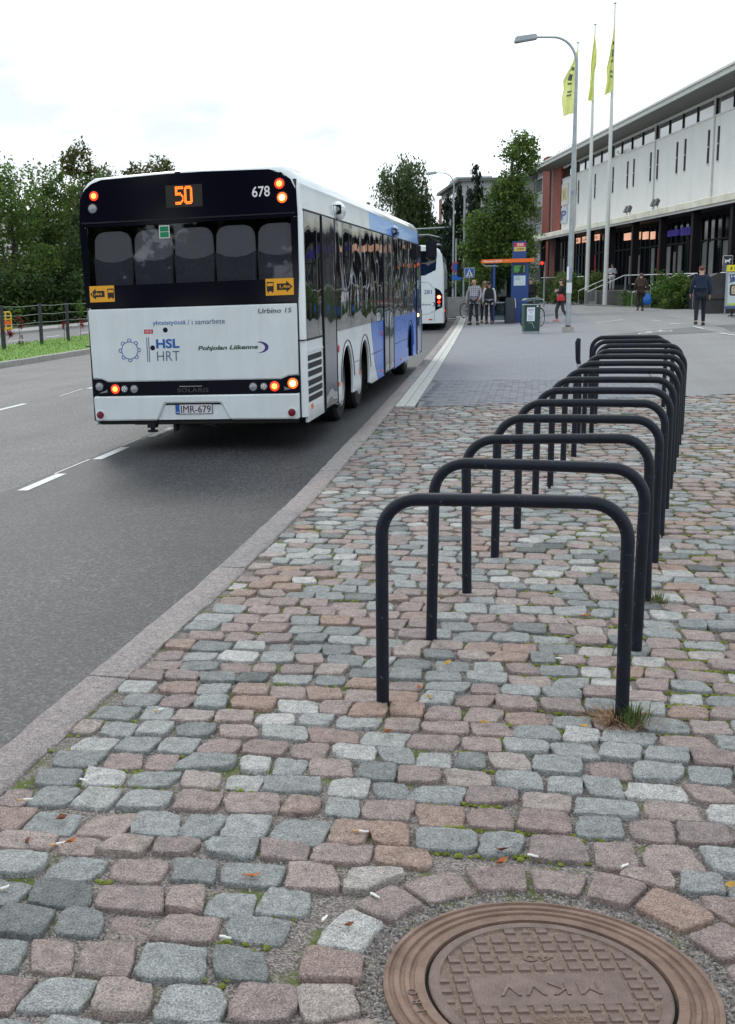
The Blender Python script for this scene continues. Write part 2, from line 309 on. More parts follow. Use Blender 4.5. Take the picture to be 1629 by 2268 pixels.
while a<2*PI-.12:
    da=random.uniform(.27,.38); r0,r1=.455+random.uniform(-.01,.01),.59+random.uniform(-.012,.012); P=[]
    q=[(r0,a+.02),(r1,a+.015),(r1,a+da-.015),(r0,a+da-.02)][::-1]
    for i in range(4):
        (ra,aa),(rb,ab)=q[i],q[(i+1)%4]
        for t in (.08,.3,.7,.92):
            rr=ra+(rb-ra)*t+random.gauss(0,.003); an=aa+(ab-aa)*t; P.append((MH[0]+rr*math.cos(an),MH[1]+rr*math.sin(an)))
    stones.append((1,P[::1],16,.001+random.gauss(0,.004),random.gauss(.74,.06) if random.random()<.8 else tone(),{})); a+=da
emit_stones(stones,bed,m_sett,bed,'cobblestone','far_cobblestones',300)
# moss cushions and loose grit in the joints
def scatter(name,mat,pts,rmin,rmax,flat,parent,kind='stuff'):
    V=[];F=[]
    for x,y,z in pts:
        r=random.uniform(rmin,rmax); b=len(V); n=5; a0=random.random()*6
        V+=[(x+r*math.cos(a0+2*PI*i/n)*random.uniform(.7,1.2),y+r*math.sin(a0+2*PI*i/n)*random.uniform(.7,1.2),z-r*flat*.6) for i in range(n)]
        V+=[(x+r*.6*math.cos(a0+.6+2*PI*i/n),y+r*.6*math.sin(a0+.6+2*PI*i/n),z+r*flat*.6) for i in range(n)]+[(x,y,z+r*flat)]
        F+=[(b+i,b+(i+1)%n,b+n+(i+1)%n,b+n+i) for i in range(n)]+[(b+n+i,b+n+(i+1)%n,b+2*n) for i in range(n)]
    me=bpy.data.meshes.new(name); me.from_pydata(V,[],F); me.materials.append(mat); me.polygons.foreach_set('use_smooth',[True]*len(F)); return tag(link(name,me,parent),kind=kind)
m_moss=M('moss',(.12,.15,.02),.95,var=.5,vs=45,var2=(.2,.24,.03),bump=.8,bs=300)
mp_=[]
for x,y in corners:
    dens=mnoise.noise((x*1.3,y*.9,3))+mnoise.noise((x*4,y*3,7))*.5+(.42 if (-.75+.13*y<x<1.5+.17*y and y>3.2) else -.06)
    if dens>.12:
        for _ in range(int(min(18,3+dens*16))): mp_.append((x+random.gauss(0,.04),y+random.gauss(0,.009),-.010+random.uniform(-.003,.004)))
scatter('moss_cushions',m_moss,mp_,.006,.017,.26,bed)
gp_=[(x+random.gauss(0,.05),y+random.gauss(0,.016),-.012) for x,y in corners if y<6.5 for _ in range(7)]
gp_+=[(MH[0]+r*math.cos(t),MH[1]+r*math.sin(t),-.012) for r,t in ((random.uniform(.395,.46),random.uniform(0,2*PI)) for _ in range(1500))]
scatter('joint_gravel',stone_mat('gravel',[(0,(.3,.28,.27)),(1,(.3,.28,.27))],.7,90),gp_,.0022,.0062,.8,bed)
m_kerb=stone_mat('kerb_granite',[(0,(.27,.25,.25)),(.5,(.315,.275,.27)),(1,(.30,.29,.285))],.5,210,.75,1.0)
y=-3.28; ks=0
while y<100:
    L=1.9+random.uniform(-.12,.12); y0,y1=y+.004,y+L-.004; mb=MB(); n=16 if y<14 else 4; vs=[];jt=random.uniform(-.004,.004)
    prof=[(.0,-.16),(.0,-.018),(.018,.0),(.185,.0),(.194,-.01),(.194,-.06)]
    for i in range(n+1):
        yy=y0+(y1-y0)*i/n
        for a,b in prof: vs.append((KO(yy)+.003+a+(random.uniform(-.006,.006) if i%n else 0),yy,b+jt*.6+gz(KO(yy),yy)+(random.uniform(-.003,.003) if b>-.02 else 0)))
    k=len(prof); fs=[(i*k+j,i*k+j+1,(i+1)*k+j+1,(i+1)*k+j) for i in range(n) for j in range(k-1)]+[tuple(range(k)),tuple(range(n*k,(n+1)*k))[::-1]]
    mb.add(vs,fs); ko_=mb.build('kerb_stone',m_kerb,kb,smooth=50); at_=ko_.data.attributes.new('tone','FLOAT','POINT'); at_.data.foreach_set('value',[random.random()]*len(ko_.data.vertices)); y+=L
# grey pavers beyond the setts, pale guide slabs along the kerb
m_brick=bpy.data.materials.new('paver_field'); m_brick.use_nodes=True
t=m_brick.node_tree; b=t.nodes['Principled BSDF']; g=t.nodes.new('ShaderNodeNewGeometry'); bt=t.nodes.new('ShaderNodeTexBrick')
bt.inputs['Scale'].default_value=1; bt.inputs['Brick Width'].default_value=.21; bt.inputs['Row Height'].default_value=.105; bt.inputs['Mortar Size'].default_value=.005
bt.inputs['Color1'].default_value=(.195,.205,.23,1); bt.inputs['Color2'].default_value=(.235,.245,.27,1); bt.inputs['Mortar'].default_value=(.17,.175,.19,1)
t.links.new(g.outputs['Position'],bt.inputs[0]); t.links.new(bt.outputs[0],b.inputs['Base Color']); b.inputs['Roughness'].default_value=.8
SR=lambda y: KI(y)+.285
rows=[16.9,18,20,22,26,30,36,45,55,63,75,95,130]
vs=[];fs=[];cc=[0,.33,.66,1]
for i,y_ in enumerate([15.2]+rows):
    for c in cc:
        x=SR(y_)+(1.95-SR(y_))*c; yy=YE(x) if i==0 else y_; vs.append((x,yy,-.012 if i==0 or y_<17.5 else (-.010 if y_<20.5 else gz(x,y_)-.002)))
k=4; fs=[(i*k+j,i*k+j+1,(i+1)*k+j+1,(i+1)*k+j) for i in range(len(rows)) for j in range(3)]
mb=MB(); mb.add(vs,fs); pav=tag(mb.build('paved_footway',m_brick),kind='structure')
pl=[]
yy=15.95; r_=0
while yy<20.3:
    x=-1.7+(.105 if r_%2 else 0)
    while x<1.9:
        if x-.1>SR(yy)+.01 and yy-.06>YE(x)+.0:
            q=[(x-.1025,yy-.051),(x+.1025,yy-.051),(x+.1025,yy+.051),(x-.1025,yy+.051)]
            P=[(px+random.gauss(0,.001),py+random.gauss(0,.001)) for px,py in q]
            pl.append((yy,P,4,random.gauss(0,.0018)+.001,random.random(),dict(rough=.0006,dome=.0)))
        x+=.21
    yy+=.105; r_+=1
emit_stones(pl,pav,m_pav,pav,'paver','far_pavers',300)
m_slab=M('guide_slab',(.52,.53,.50),.75,var=.16,vs=9,bump=.3,bs=90)
gs=strip([15.87]+rows,[lambda y:KI(y)+.004,SR],lambda x,y:-.012+gz(x,y),M('slab_joint',(.1,.1,.1),.9),'guide_strip',kind='structure')
y=15.89
while y<64:
    L=.9 if y<24 else (1.2 if y<40 else 2.4)
    if 24.6<y<25.9: L=.28
    for s in (0,1):
        a0,a1=(.01,.138) if s==0 else (.147,.275); mb=MB(); z0=random.uniform(-.0015,.0015)
        P=[(KI(yy)+aa,yy) for yy,aa in ((y,a0),(y,a1),(y+L-.01,a1),(y+L-.01,a0))]
        mb.prism(P,'z',-.03,.006+z0); mb.build('guide_slab',m_slab,gs,smooth=0,bevel=.004 if y<30 else 0,seg=1)
    y+=L
# light asphalt square, darker cycle lane patch
vs=[];fs=[];ys2=[15,16,17,18.5,20,23,26,30,36,45,60,75,95,130,200,400]
xs2=[1.95,3,4,5,6,9,14,40,200]
for i,y_ in enumerate(ys2):
    for x in xs2: vs.append((x,(YE(min(x,XR)) if y_==15 else max(y_,YE(min(x,XR))+.02*i)),gz(x,y_)-.001))
k=len(xs2); fs=[(i*k+j,i*k+j+1,(i+1)*k+j+1,(i+1)*k+j) for i in range(len(ys2)-1) for j in range(k-1)]
mb=MB(); mb.add(vs,fs); mb.add([(XR,-3,-.002),(200,-3,-.002),(200,18.7,-.002),(XR,18.7,-.002)],[(0,1,2,3)]); plaza=tag(mb.build('plaza',m_plaza),kind='structure')
mb=MB(); P=[(2.1,32.9),(2.0,35.2)]; 
nn=10; vs=[]
for i in range(nn+1):
    x=2.05+(14-2.05)*i/nn
    for yy in (33.6+.02*(x-2)+(.9 if i==0 else 0),35.0+(x-2.05)*.92): vs.append((x,yy,gz(x,yy)+.004))
mb.add(vs,[(2*i,2*i+2,2*i+3,2*i+1) for i in range(nn)]); lane=mb.build('cycle_lane_patch',m_dark,plaza)
zp=lambda x,y: gz(x,y)+.009
for q in ((2.2,44.6,3.25,46.4,.12),(4.36,40.9,4.56,39.8,.09),(4.7,37.7,4.76,35.9,.08),(4.78,32.9,4.93,31.4,.08),(.75,54.9,1.7,56.2,.1),(4.1,44.4,4.3,43.5,.08),(5.1,48,5.35,46.8,.08)): line(*q,'painted_dash',plaza,zp)
mb=MB()   # painted bicycle
def ring(cx,cy,r,w_,n=20,sc=(1,1)):
    vs=[];
    for i in range(n):
        for rr in (r-w_,r): vs.append((cx+rr*math.cos(2*PI*i/n)*sc[0],cy+rr*math.sin(2*PI*i/n)*sc[1]))
    return vs,[(2*i,2*i+1,(2*i+3)%(2*n),(2*i+2)%(2*n)) for i in range(n)]
def bk(u,v): return (2.86+u*1.0,34.75+u*.85+v*1.7)
for cu in (.2,.82):
    v_,f_=ring(cu,.0,.2,.05); mb.add([(*bk(a,b),gz(*bk(a,b))+.01) for a,b in v_],f_)
for (u0,v0),(u1,v1) in (((.2,0),(.35,.3)),((.35,.3),(.7,.3)),((.7,.3),(.5,0)),((.5,0),(.2,0)),((.5,0),(.35,.3)),((.82,0),(.68,.42)),((.68,.42),(.8,.46)),((.3,.38),(.42,.38))):
    d=Vector((u1-u0,v1-v0)); p=Vector((-d.y,d.x)).normalized()*.022
    q=[bk(u0-p.x,v0-p.y),bk(u0+p.x,v0+p.y),bk(u1+p.x,v1+p.y),bk(u1-p.x,v1-p.y)]; mb.add([(x,y,gz(x,y)+.011) for x,y in q],[(0,1,2,3)])
mb.build('painted_bicycle_symbol',m_white,plaza)
# median with grass, kerb, far carriageway and its pavement
m_grass=M('lawn',(.11,.23,.03),.9,var=.3,vs=3,var2=(.16,.29,.04),bump=.8,bs=60)
med=strip(FAR,[-19.4,-18,-16,-14.45],lambda x,y:-.21+.03*math.sin((x+14.45)/4.95*PI),m_grass,'lawn',kind='structure')
strip(FAR,[-25.2,-22,-19.4],lambda x,y:-.335,asphalt('far_road_asphalt',(.13,.13,.135),.3,.75,90,.1),'far_road',kind='structure')
for y0 in (30,34,38,42,46,50,54,58,62): line(-21.9,y0,-21.9,y0+1.6,.12,'lane_marking',bpy.data.objects['far_road'],lambda x,y:-.33)
mk2=M('kerb_concrete',(.36,.35,.33),.85,var=.2,vs=12,bump=.4,bs=80)
mk3=strip([-40,140],[-14.5,-14.42],lambda x,y:-.3,mk2,'median_kerb',kind='structure')
y=8.0
while y<80:
    mb=MB(); mb.box(-14.46,-14.29,y+.006,y+1.194,-.45,-.19+random.uniform(-.004,.004)); mb.build('kerb_stone',mk2,mk3,smooth=0,bevel=.015,seg=1); y+=1.2
strip([-40,140],[-27.5,-25.2],lambda x,y:-.2,M('far_pavement',(.3,.29,.285),.9,var=.12,vs=2),'far_footway',kind='structure')
mb=MB(); mb.box(-25.35,-25.2,-40,140,-.4,-.195); tag(mb.build('far_kerb',mk2),kind='structure')
bl=[];fs=[]   # grass blades on the median
for _ in range(9000):
    x=random.uniform(-19.3,-14.5); y=random.uniform(26,52); h=random.uniform(.02,.07)*(2.2 if random.random()<.04 else 1); a=random.random()*6.3; b=len(bl); z0=-.2
    bl+=[(x-.012*math.cos(a),y-.012*math.sin(a),z0),(x+.012*math.cos(a),y+.012*math.sin(a),z0),(x+random.gauss(0,.03),y+random.gauss(0,.03),z0+h)]; fs.append((b,b+1,b+2))
mb=MB(); mb.add(bl,fs); tag(mb.build('grass_blades',m_grass,med,smooth=0),kind='stuff')
# ---------------------------------------------------------------- materials shared by the street things
m_wp=M('white_paint',(.73,.79,.82),.22,var=.05,vs=1.1,coat=.6,spec=.5)
m_bp=M('blue_paint',(.025,.15,.62),.25,coat=.25,spec=.35); m_lb=M('light_blue_paint',(.22,.45,.86),.25,coat=.25,spec=.35); m_db=M('deep_blue_paint',(.02,.09,.36),.2,coat=.6)
m_blk=M('black_plastic',(.009,.010,.016),.5,var=.3,vs=8,spec=.25); m_gblk=M('black_gloss',(.004,.004,.010),.1,spec=.28)
m_rub=M('rubber',(.010,.010,.011),.9,var=.3,vs=20,bump=.3,bs=120); m_steel=M('steel',(.42,.43,.44),.35,metal=1,var=.15,vs=20)
m_galv=M('galvanised_steel',(.36,.40,.42),.5,metal=.5,var=.16,vs=5); m_chas=M('underbody',(.012,.012,.013),.9)
m_red=M('red_reflector',(.16,.005,.02),.25,coat=.5); m_lens=M('clear_lens',(.28,.29,.32),.15,var=.2,vs=200,coat=.5)
m_orange_r=M('amber_reflector',(.75,.16,.02),.3); m_redp=M('red_print',(.5,.02,.03),.5)
e_red=M('lit_red',(.8,.03,.01),.4,emit=1.5,ecol=(1,.035,.01)); e_hot=M('lit_core',(1,.4,.1),.4,emit=2.6,ecol=(1,.30,.05)); e_amb=M('lit_amber',(1,.4,.1),.4,emit=4,ecol=(1,.55,.2)); e_rim=M('lit_amber_rim',(1,.2,.02),.4,emit=1.6,ecol=(1,.10,.012)); e_led=M('led_orange',(1,.2,.02),.4,emit=1.9,ecol=(1,.17,.012))
m_wprint=M('white_print',(.8,.8,.8),.5); m_bprint=M('blue_print',(.015,.11,.40),.5); m_nprint=M('slate_print',(.06,.10,.22),.5); m_gprint=M('green_print',(.012,.06,.03),.5); m_vprint=M('violet_print',(.05,.025,.2),.5); m_sprint=M('silver_letter',(.16,.165,.18),.35,metal=.3); m_kprint=M('black_print',(.012,.012,.014),.5); m_yel=M('yellow_sticker',(.82,.38,.02),.5)
g_side=M('dark_side_glass',(.006,.007,.009),.025,spec=.9,coat=.5); g_rear=glass('rear_window_glass',(.72,.72,.74))
m_seat=M('seat_shell',(.70,.70,.72),.6); m_seatd=M('seat_fabric',(.26,.26,.32),.8,var=.2,vs=30); m_in=M('bus_interior',(.05,.05,.06),.8)

def ring_hull(mb,prof,ys,half,mats_for):
    """prof: half section [(x,z)] from right sill over the roof to the left sill; ys: [(y, inset)]"""
    k=len(prof); vs=[]; zc=(max(p[1] for p in prof)+min(p[1] for p in prof))/2
    for y,ins in ys:
        for x,z in prof: vs.append((x*(1-ins/half),y,z-(ins*.8 if z>zc+.6 else 0)))
    b=len(mb.v); mb.v+=vs
    for i in range(len(ys)-1):
        for j in range(k-1):
            mb.f.append((b+i*k+j,b+i*k+j+1,b+(i+1)*k+j+1,b+(i+1)*k+j)); mb.m.append(mats_for(ys[i][0],prof[j],prof[j+1]))
def arc(cx,cz,r,a0,a1,n): return [(cx+r*math.cos(a0+(a1-a0)*i/n),cz+r*math.sin(a0+(a1-a0)*i/n)) for i in range(n+1)]
def grime(m,sc,amt,tint=(.86,.84,.80)):
    t=m.node_tree; b=t.nodes['Principled BSDF']; n=t.nodes.new; l=t.links.new; c=n('ShaderNodeTexCoord'); mp=n('ShaderNodeMapping'); mp.inputs['Scale'].default_value=sc; nz=n('ShaderNodeTexNoise'); nz.inputs['Scale'].default_value=1; nz.inputs['Detail'].default_value=7; nz.inputs['Roughness'].default_value=.7
    rp=n('ShaderNodeValToRGB'); rp.color_ramp.elements[0].position=.42; rp.color_ramp.elements[0].color=(*[1-(1-x)*amt for x in tint],1); rp.color_ramp.elements[1].position=.62; rp.color_ramp.elements[1].color=(1,1,1,1)
    l(c.outputs['Object'],mp.inputs[0]); l(mp.outputs[0],nz.inputs[0]); l(nz.outputs[0],rp.inputs[0]); mu=n('ShaderNodeMix'); mu.data_type='RGBA'; mu.blend_type='MULTIPLY'; mu.inputs[0].default_value=1
    src=b.inputs['Base Color'].links[0].from_socket if b.inputs['Base Color'].links else None
    if src: l(src,mu.inputs[6])
    else: mu.inputs[6].default_value=b.inputs['Base Color'].default_value
    l(rp.outputs[0],mu.inputs[7]); l(mu.outputs[2],b.inputs['Base Color']); return m
grime(m_wp,(5,1.5,.8),.42); grime(m_bp,(4,1.5,.8),.6)
# ================================================================ the near bus
HB=1.27; ZB=.32
bus=empty('city_bus',(-3.69,12.5,-.135),rot=(0,R(-.8),0),label='white and blue city bus with route number 50 pulling up at the kerb, nearest vehicle',cat='bus')
U=lambda u:(u+.06)*.977
def Z(v): return v+ZB
prof=[(HB,1.19),(HB,2.55),(HB-.015,2.72)]+[(HB-.26+.245*math.cos(a),2.80+.255*math.sin(a)) for a in (R(12),R(32),R(52),R(74))]+[(.6,3.06),(0,3.075)]
prof=prof+[(-x,z) for x,z in prof[-2::-1]]
ysr=[(.0,.075),(.012,.04),(.045,.012),(.1,0),(5.4,0),(5.85,0),(12.9,0),(13.35,.02),(13.6,.09),(13.68,.2)]
def mf(y,a,b):
    if max(a[1],b[1])>2.88: return 0
    return 0 if y<5.4 else (1 if y<12.8 else 2)
mb=MB(); ring_hull(mb,prof,ysr,HB,mf)
mb.add([(x*.84,13.68,z-.16 if z>2.6 else z) for x,z in prof],[tuple(range(len(prof)))],2)
body=mb.build('body',[m_wp,m_lb,m_db],bus,smooth=45)
# lower side panels with wheel arches (right side seen; left side mirrored)
def skirt(y0,y1,mat,name,arches=(),zt=1.2,zb=.28):
    for sx in (1,-1):
        pts=[(y0,zt),(y0,zb)]
        for c in arches:
            pts+=[(c+.5*math.cos(a),.48+.5*math.sin(a)) if .48+.5*math.sin(a)>zb else (c+.5*math.cos(a),zb) for a in [PI+.35-(PI+.7)*i/14 for i in range(15)]]
        pts+=[(y1,zb),(y1,zt)]
        mb=MB(); x0,x1=(HB-.04,HB) if sx>0 else (-HB,-HB+.04); mb.prism(pts[::-1],'x',x0,x1); mb.build(name,mat,bus,smooth=30,bevel=.006,seg=1)
skirt(.1,1.10,m_wp,'rear_side_panel'); skirt(2.07,5.25,m_wp,'wheel_side_panel',(2.95,4.6)); skirt(8.2,12.35,m_bp,'front_side_panel',(11.14,)); skirt(13.3,13.62,m_bp,'front_corner_panel')
for sx in (1,-1):
    mb=MB(); x0,x1=(HB-.04,HB) if sx>0 else (-HB,-HB+.04)
    mb.prism([(5.255,1.2),(5.38,.98),(5.6,.6),(5.98,.3),(6.0,.28),(5.255,.28)],'x',x0,x1); mb.build('white_sweep_panel',m_wp,bus,smooth=0)
    mb=MB(); mb.prism([(5.27,1.2),(5.39,.985),(5.61,.605),(5.99,.305),(6.005,.28),(6.8,.28),(6.8,1.2)],'x',x0,x1); mb.build('middle_side_panel',m_bp,bus,smooth=0)
    # arch lips
    for c,mt in ((2.95,m_wp),(4.6,m_wp),(11.14,m_bp)):
        mb=MB(); mb.tube([(sx*(HB-.006),c+.52*math.cos(a),.48+.52*math.sin(a)) for a in [PI-.1-(PI-.2)*i/16 for i in range(17)]],.011,6); mb.build('wheel_arch_lip',mt,bus)
        mb=MB(); mb.tube([(sx*(HB+.004),c+.575*math.cos(a),.48+.575*math.sin(a)) for a in [PI-.1-(PI-.2)*i/16 for i in range(17)]],.006,5); mb.build('arch_joint',m_blk,bus)
mb=MB(); mb.box(-.80,.80,.15,13.4,.27,1.25).box(-1.21,1.21,.15,2.3,.3,1.25).box(-1.21,1.21,5.2,10.5,.3,1.25).box(-1.21,1.21,11.75,13.4,.3,1.25); mb.build('underbody',m_chas,bus,smooth=0)
# side glazing, doors
def pane(y0,y1,z0,z1,name='side_window',mat=None,x=HB,th=.005,r=.03):
    for sx in (1,-1):
        mb=MB(); a,b=sorted((sx*(x-.02),sx*(x+th))); mb.prism([(y0,z0),(y1,z0),(y1,z1),(y0,z1)],'x',a,b); o=mb.build(name,mat or g_side,bus,smooth=0,bevel=.003,seg=1)
def wavy(mat):   # tempered glass is never quite flat
    t=mat.node_tree; b=t.nodes['Principled BSDF']; c=t.nodes.new('ShaderNodeTexCoord'); n=t.nodes.new('ShaderNodeTexNoise'); n.inputs['Scale'].default_value=1.3; n.inputs['Detail'].default_value=1
    p=t.nodes.new('ShaderNodeBump'); p.inputs['Strength'].default_value=.28; p.inputs['Distance'].default_value=.06; t.links.new(c.outputs['Object'],n.inputs[0]); t.links.new(n.outputs[0],p.inputs['Height']); t.links.new(p.outputs[0],b.inputs['Normal']); t.links.new(p.outputs[0],b.inputs['Coat Normal'])
wavy(g_side)
zt_,zb_=Z(2.255),Z(.88)
pane(.11,.83,zb_,zt_); pane(.845,1.115,zb_,zt_)
for y0,y1 in ((2.08,3.28),(3.295,4.38),(4.395,5.3),(5.315,6.82),(8.24,9.42),(9.435,10.9),(10.915,12.3)): pane(y0,y1,zb_,zt_)
m_door=M('door_glass',(.05,.052,.055),.06,spec=.8,coat=.4); wavy(m_door)
for y0,y1 in ((1.15,2.04),(6.86,7.5),(7.515,8.16),(12.36,13.28)):
    pane(y0,y1,Z(0.0),zt_,'passenger_door',m_door,HB+.008)
    for yy in (y0,y1):
        for sx in (1,-1):
            mb=MB(); mb.box(sx*HB-.005,sx*HB+.018,yy-.014,yy+.014,Z(-.02),zt_); mb.build('door_edge',m_blk,bus,smooth=0)
mb=MB()
for sx in (1,-1):
    mb.box(sx*HB-.006,sx*HB+.004,.1,13.3,zt_,zt_+.02); mb.box(sx*HB-.006,sx*HB+.004,.1,1.12,zb_-.02,zb_)
mb.build('window_gasket',m_blk,bus,smooth=0)
for sx in (1,-1):
    for y0,y1,zz in ((3.5,4.05,.72),(5.3,6.82,.72),(8.2,10.6,.72)):
        mb=MB(); mb.box(sx*HB-.003,sx*HB+.0025,y0,y1,zz-.004,zz+.004); mb.build('panel_joint',m_blk,bus,smooth=0)
# side grille: six dark louvres
mb=MB(); mb.box(HB-.01,HB+.012,.12,1.06,Z(.735),Z(.755)); mb.build('grille_trim',m_wp,bus,smooth=0)
for i in range(6):
    z1=Z(.70)-i*.089-(.012 if i>2 else 0); mb=MB(); y1=.98; mb.prism([(.14,z1-.062),(y1-.03,z1-.062),(y1,z1-.05),(y1,z1-.012),(y1-.03,z1),(.14,z1)],'x',HB-.01,HB+.004); mb.build('louvre',m_blk,bus,smooth=0)
mb=MB(); mb.box(HB-.003,HB+.0025,.1,1.1,Z(.415),Z(.421)); mb.build('panel_joint',m_blk,bus,smooth=0)
for y,z in ((.32,.12),(2.2,.21),(4.03,.22),(6.55,.06),(9.3,.07),(12.7,.06)):
    mb=MB(); mb.box(HB-.005,HB+.008,y-.05,y+.05,Z(z)-.028,Z(z)+.028); mb.build('side_reflector',m_orange_r,bus,smooth=0,bevel=.004)
for y,z in ((2.22,.66),(6.6,.66)):
    mb=MB(); mb.lathe([(.05,0),(.05,.006),(.03,.008)],16,(HB,y,Z(z)),'x'); mb.build('door_valve_cover',m_redp,bus)
mb=MB(); mb.box(HB-.005,HB+.03,12.5,12.62,Z(.76),Z(.83)); mb.build('side_indicator',e_amb,bus,smooth=0,bevel=.01)
# camera pods above the doors
for y,z,mt in ((2.45,2.40,m_wp),(8.5,2.37,m_db)):
    mb=MB(); mb.ell((HB+.0,y,Z(z)-.02),(.085,.30,.12),16,10); p=mb.build('camera_pod',mt,bus,smooth=60)
    mb=MB(); mb.box(HB-.03,HB+.076,y-.27,y-.2,Z(z)-.075,Z(z)+.04); mb.build('pod_window',m_blk,p,smooth=0,bevel=.01); mb=MB(); mb.lathe([(.03,0),(.024,-.012)],12,(HB+.03,y-.272,Z(z)-.015),'y'); mb.build('pod_lens',m_lens,p)
# roof fairing and hatch units
mb=MB(); mb.prism([(-1.0,3.0),(1.0,3.0),(.93,3.13),(.8,3.19),(-.8,3.19),(-.93,3.13)],'y',1.7,4.7); mb.build('roof_unit',m_wp,bus,smooth=0,bevel=.04,seg=3)
mb=MB()
for i in range(12): mb.box(.5,1.0,5.9+i*.55,6.12+i*.55,3.0,3.075)
tag(mb.build('roof_ribs',m_wp,bus,smooth=0,bevel=.01),kind='stuff')
# wheels
def wheel(y,sx):
    mb=MB(); mb.lathe([(.27,-.14),(.44,-.14),(.475,-.10),(.48,-.03),(.48,.03),(.475,.10),(.44,.14),(.27,.14)],32,(sx*1.02,y,.46),'x',cap=False); mb.add([],[]); w_=mb.build('wheel',m_rub,bus)
    mb=MB(); s=sx; mb.lathe([(.30,.135*s),(.285,.15*s),(.27,.12*s),(.255,.06*s),(.18,.05*s),(.15,.10*s),(.10,.12*s),(.0,.12*s)],32,(sx*1.02,y,.46),'x',cap=False); mb.build('rim',M('rim_metal',(.32,.33,.34),.4,metal=.8,var=.3,vs=9) if 'rim_metal' not in bpy.data.materials else bpy.data.materials['rim_metal'],w_)
    mb=MB()
    for i in range(10): mb.lathe([(.016,.0),(.016,.03*s),(.008,.04*s)],6,(sx*1.02+.06*s,y+.21*math.cos(i*PI/5),.46+.21*math.sin(i*PI/5)),'x')
    for i in range(10): mb.lathe([(.028,.0),(.028,.004*s)],10,(sx*1.02+.0595*s,y+.235*math.cos((i+.5)*PI/5),.46+.235*math.sin((i+.5)*PI/5)),'x')
    tag(mb.build('wheel_bolts',m_chas,w_),kind='stuff')
for y in (2.95,4.6,11.14):
    for sx in (1,-1): wheel(y,sx)
for y in (2.4,5.15):
    mb=MB(); mb.box(1.0,1.22,y-.02,y,.2,.6); mb.build('mud_flap',m_rub,bus,smooth=0)
# ---- rear end
u=U
top=[(u(-1.36),Z(2.14)),(u(-1.33),Z(2.50)),(u(-1.27),Z(2.60)),(u(-1.18),Z(2.66)),(u(-1.06),Z(2.695)),(-.25,Z(2.715)),(.2,Z(2.715)),(u(.89),Z(2.695)),(u(1.03),Z(2.655)),(u(1.13),Z(2.58)),(u(1.19),Z(2.46)),(u(1.2),Z(2.14))]
def rp(poly,name,mat,y0=-.006,y1=.05,**k):
    mb=MB(); mb.prism(poly,'y',y0,y1); return mb.build(name,mat,bus,**k)
wx0,wx1,wz0,wz1=u(-1.268),u(1.125),Z(1.545),Z(2.185)
rp([(u(-1.36),wz1),]+top[1:-1]+[(u(1.2),wz1)],'upper_rear_panel',m_gblk,smooth=0,bevel=.008)
mb=MB(); e0,e1=u(-1.345),u(1.195)
mb.prism([(e0-.012,wz1),(wx0,wz1),(wx0,wz0),(e0,wz0)],'y',-.004,.05); mb.prism([(wx1,wz1),(e1+.004,wz1),(e1,wz0),(wx1,wz0)],'y',-.004,.05); mb.prism([(e0,wz0),(e1,wz0),(u(1.18),Z(1.29)),(u(-1.335),Z(1.3))],'y',-.004,.05)
mb.build('window_surround',m_gblk,bus,smooth=0)
rp([(u(-1.33),Z(2.228)),(u(1.17),Z(2.222)),(u(1.17),Z(2.238)),(u(-1.33),Z(2.246))],'ledge_trim',m_blk,-.014,.0,smooth=0)
mb=MB(); mb.box(wx0+.002,wx1-.002,.004,.010,wz0+.002,wz1-.002); mb.build('rear_window',g_rear,bus,smooth=0)
mb=MB(); mb.box(-1.22,1.22,1.3,1.32,1.3,2.9).box(-1.22,1.22,.02,1.3,1.3,1.5).box(-1.22,1.22,.02,1.3,2.75,2.77).box(-1.24,-1.185,.012,1.3,1.3,2.9).box(1.15,1.22,.012,1.3,1.3,2.9); mb.build('cabin_lining',m_in,bus,smooth=0)
for i in range(5):
    cx=u(-.985)+i*.474; mb=MB()
    pr=[(-.215,0),(.215,0),(.226,.3),(.215,.52),(.18,.585),(.1,.61),(-.1,.61),(-.18,.585),(-.215,.52),(-.226,.3)]
    mb.prism([(cx+a,wz0-.02+b) for a,b in pr],'y',.05,.10); st=mb.build('seat_back',m_seat,bus,smooth=30,bevel=.012)
    mb=MB(); pr2=[(-.219,-.02),(.219,-.02),(.231,.33),(.12,.285),(0,.27),(-.12,.285),(-.231,.33)]; mb.prism([(cx+a,wz0-.02+b) for a,b in pr2],'y',.035,.06); mb.build('seat_cover',m_seatd,st,smooth=0,bevel=.006)
# hatch, light band, bumper
bL,bR=u(-1.311),u(1.165)
rp([(bL-.004,Z(.505)),(u(-1.20),Z(.497)),(u(-1.12),Z(.462)),(u(.955),Z(.458)),(u(1.04),Z(.492)),(bR,Z(.502)),(u(1.172),Z(1.275)),(u(-1.326),Z(1.285))],'engine_hatch',m_wp,-.012,.05,smooth=0,bevel=.012,seg=3)
rp([(bL,Z(.305)),(bR,Z(.302)),(bR,Z(.498)),(u(1.04),Z(.488)),(u(.955),Z(.453)),(u(-1.115),Z(.457)),(u(-1.20),Z(.492)),(bL,Z(.50))],'light_band',m_gblk,-.004,.05,smooth=0)
bx=[(u(-1.30),Z(.02)),(u(-.53),Z(.02)),(u(-.435),Z(.212)),(u(.245),Z(.21)),(u(.345),Z(.02)),(u(1.155),Z(.015)),(bR,Z(.297)),(bL,Z(.30))]
rp(bx,'bumper',m_wp,-.03,.06,smooth=0,bevel=.014,seg=3)
rp([(u(-.528),Z(.022)),(u(.343),Z(.022)),(u(.243),Z(.208)),(u(-.433),Z(.21))],'plate_recess',m_wp,.0,.05,smooth=0)
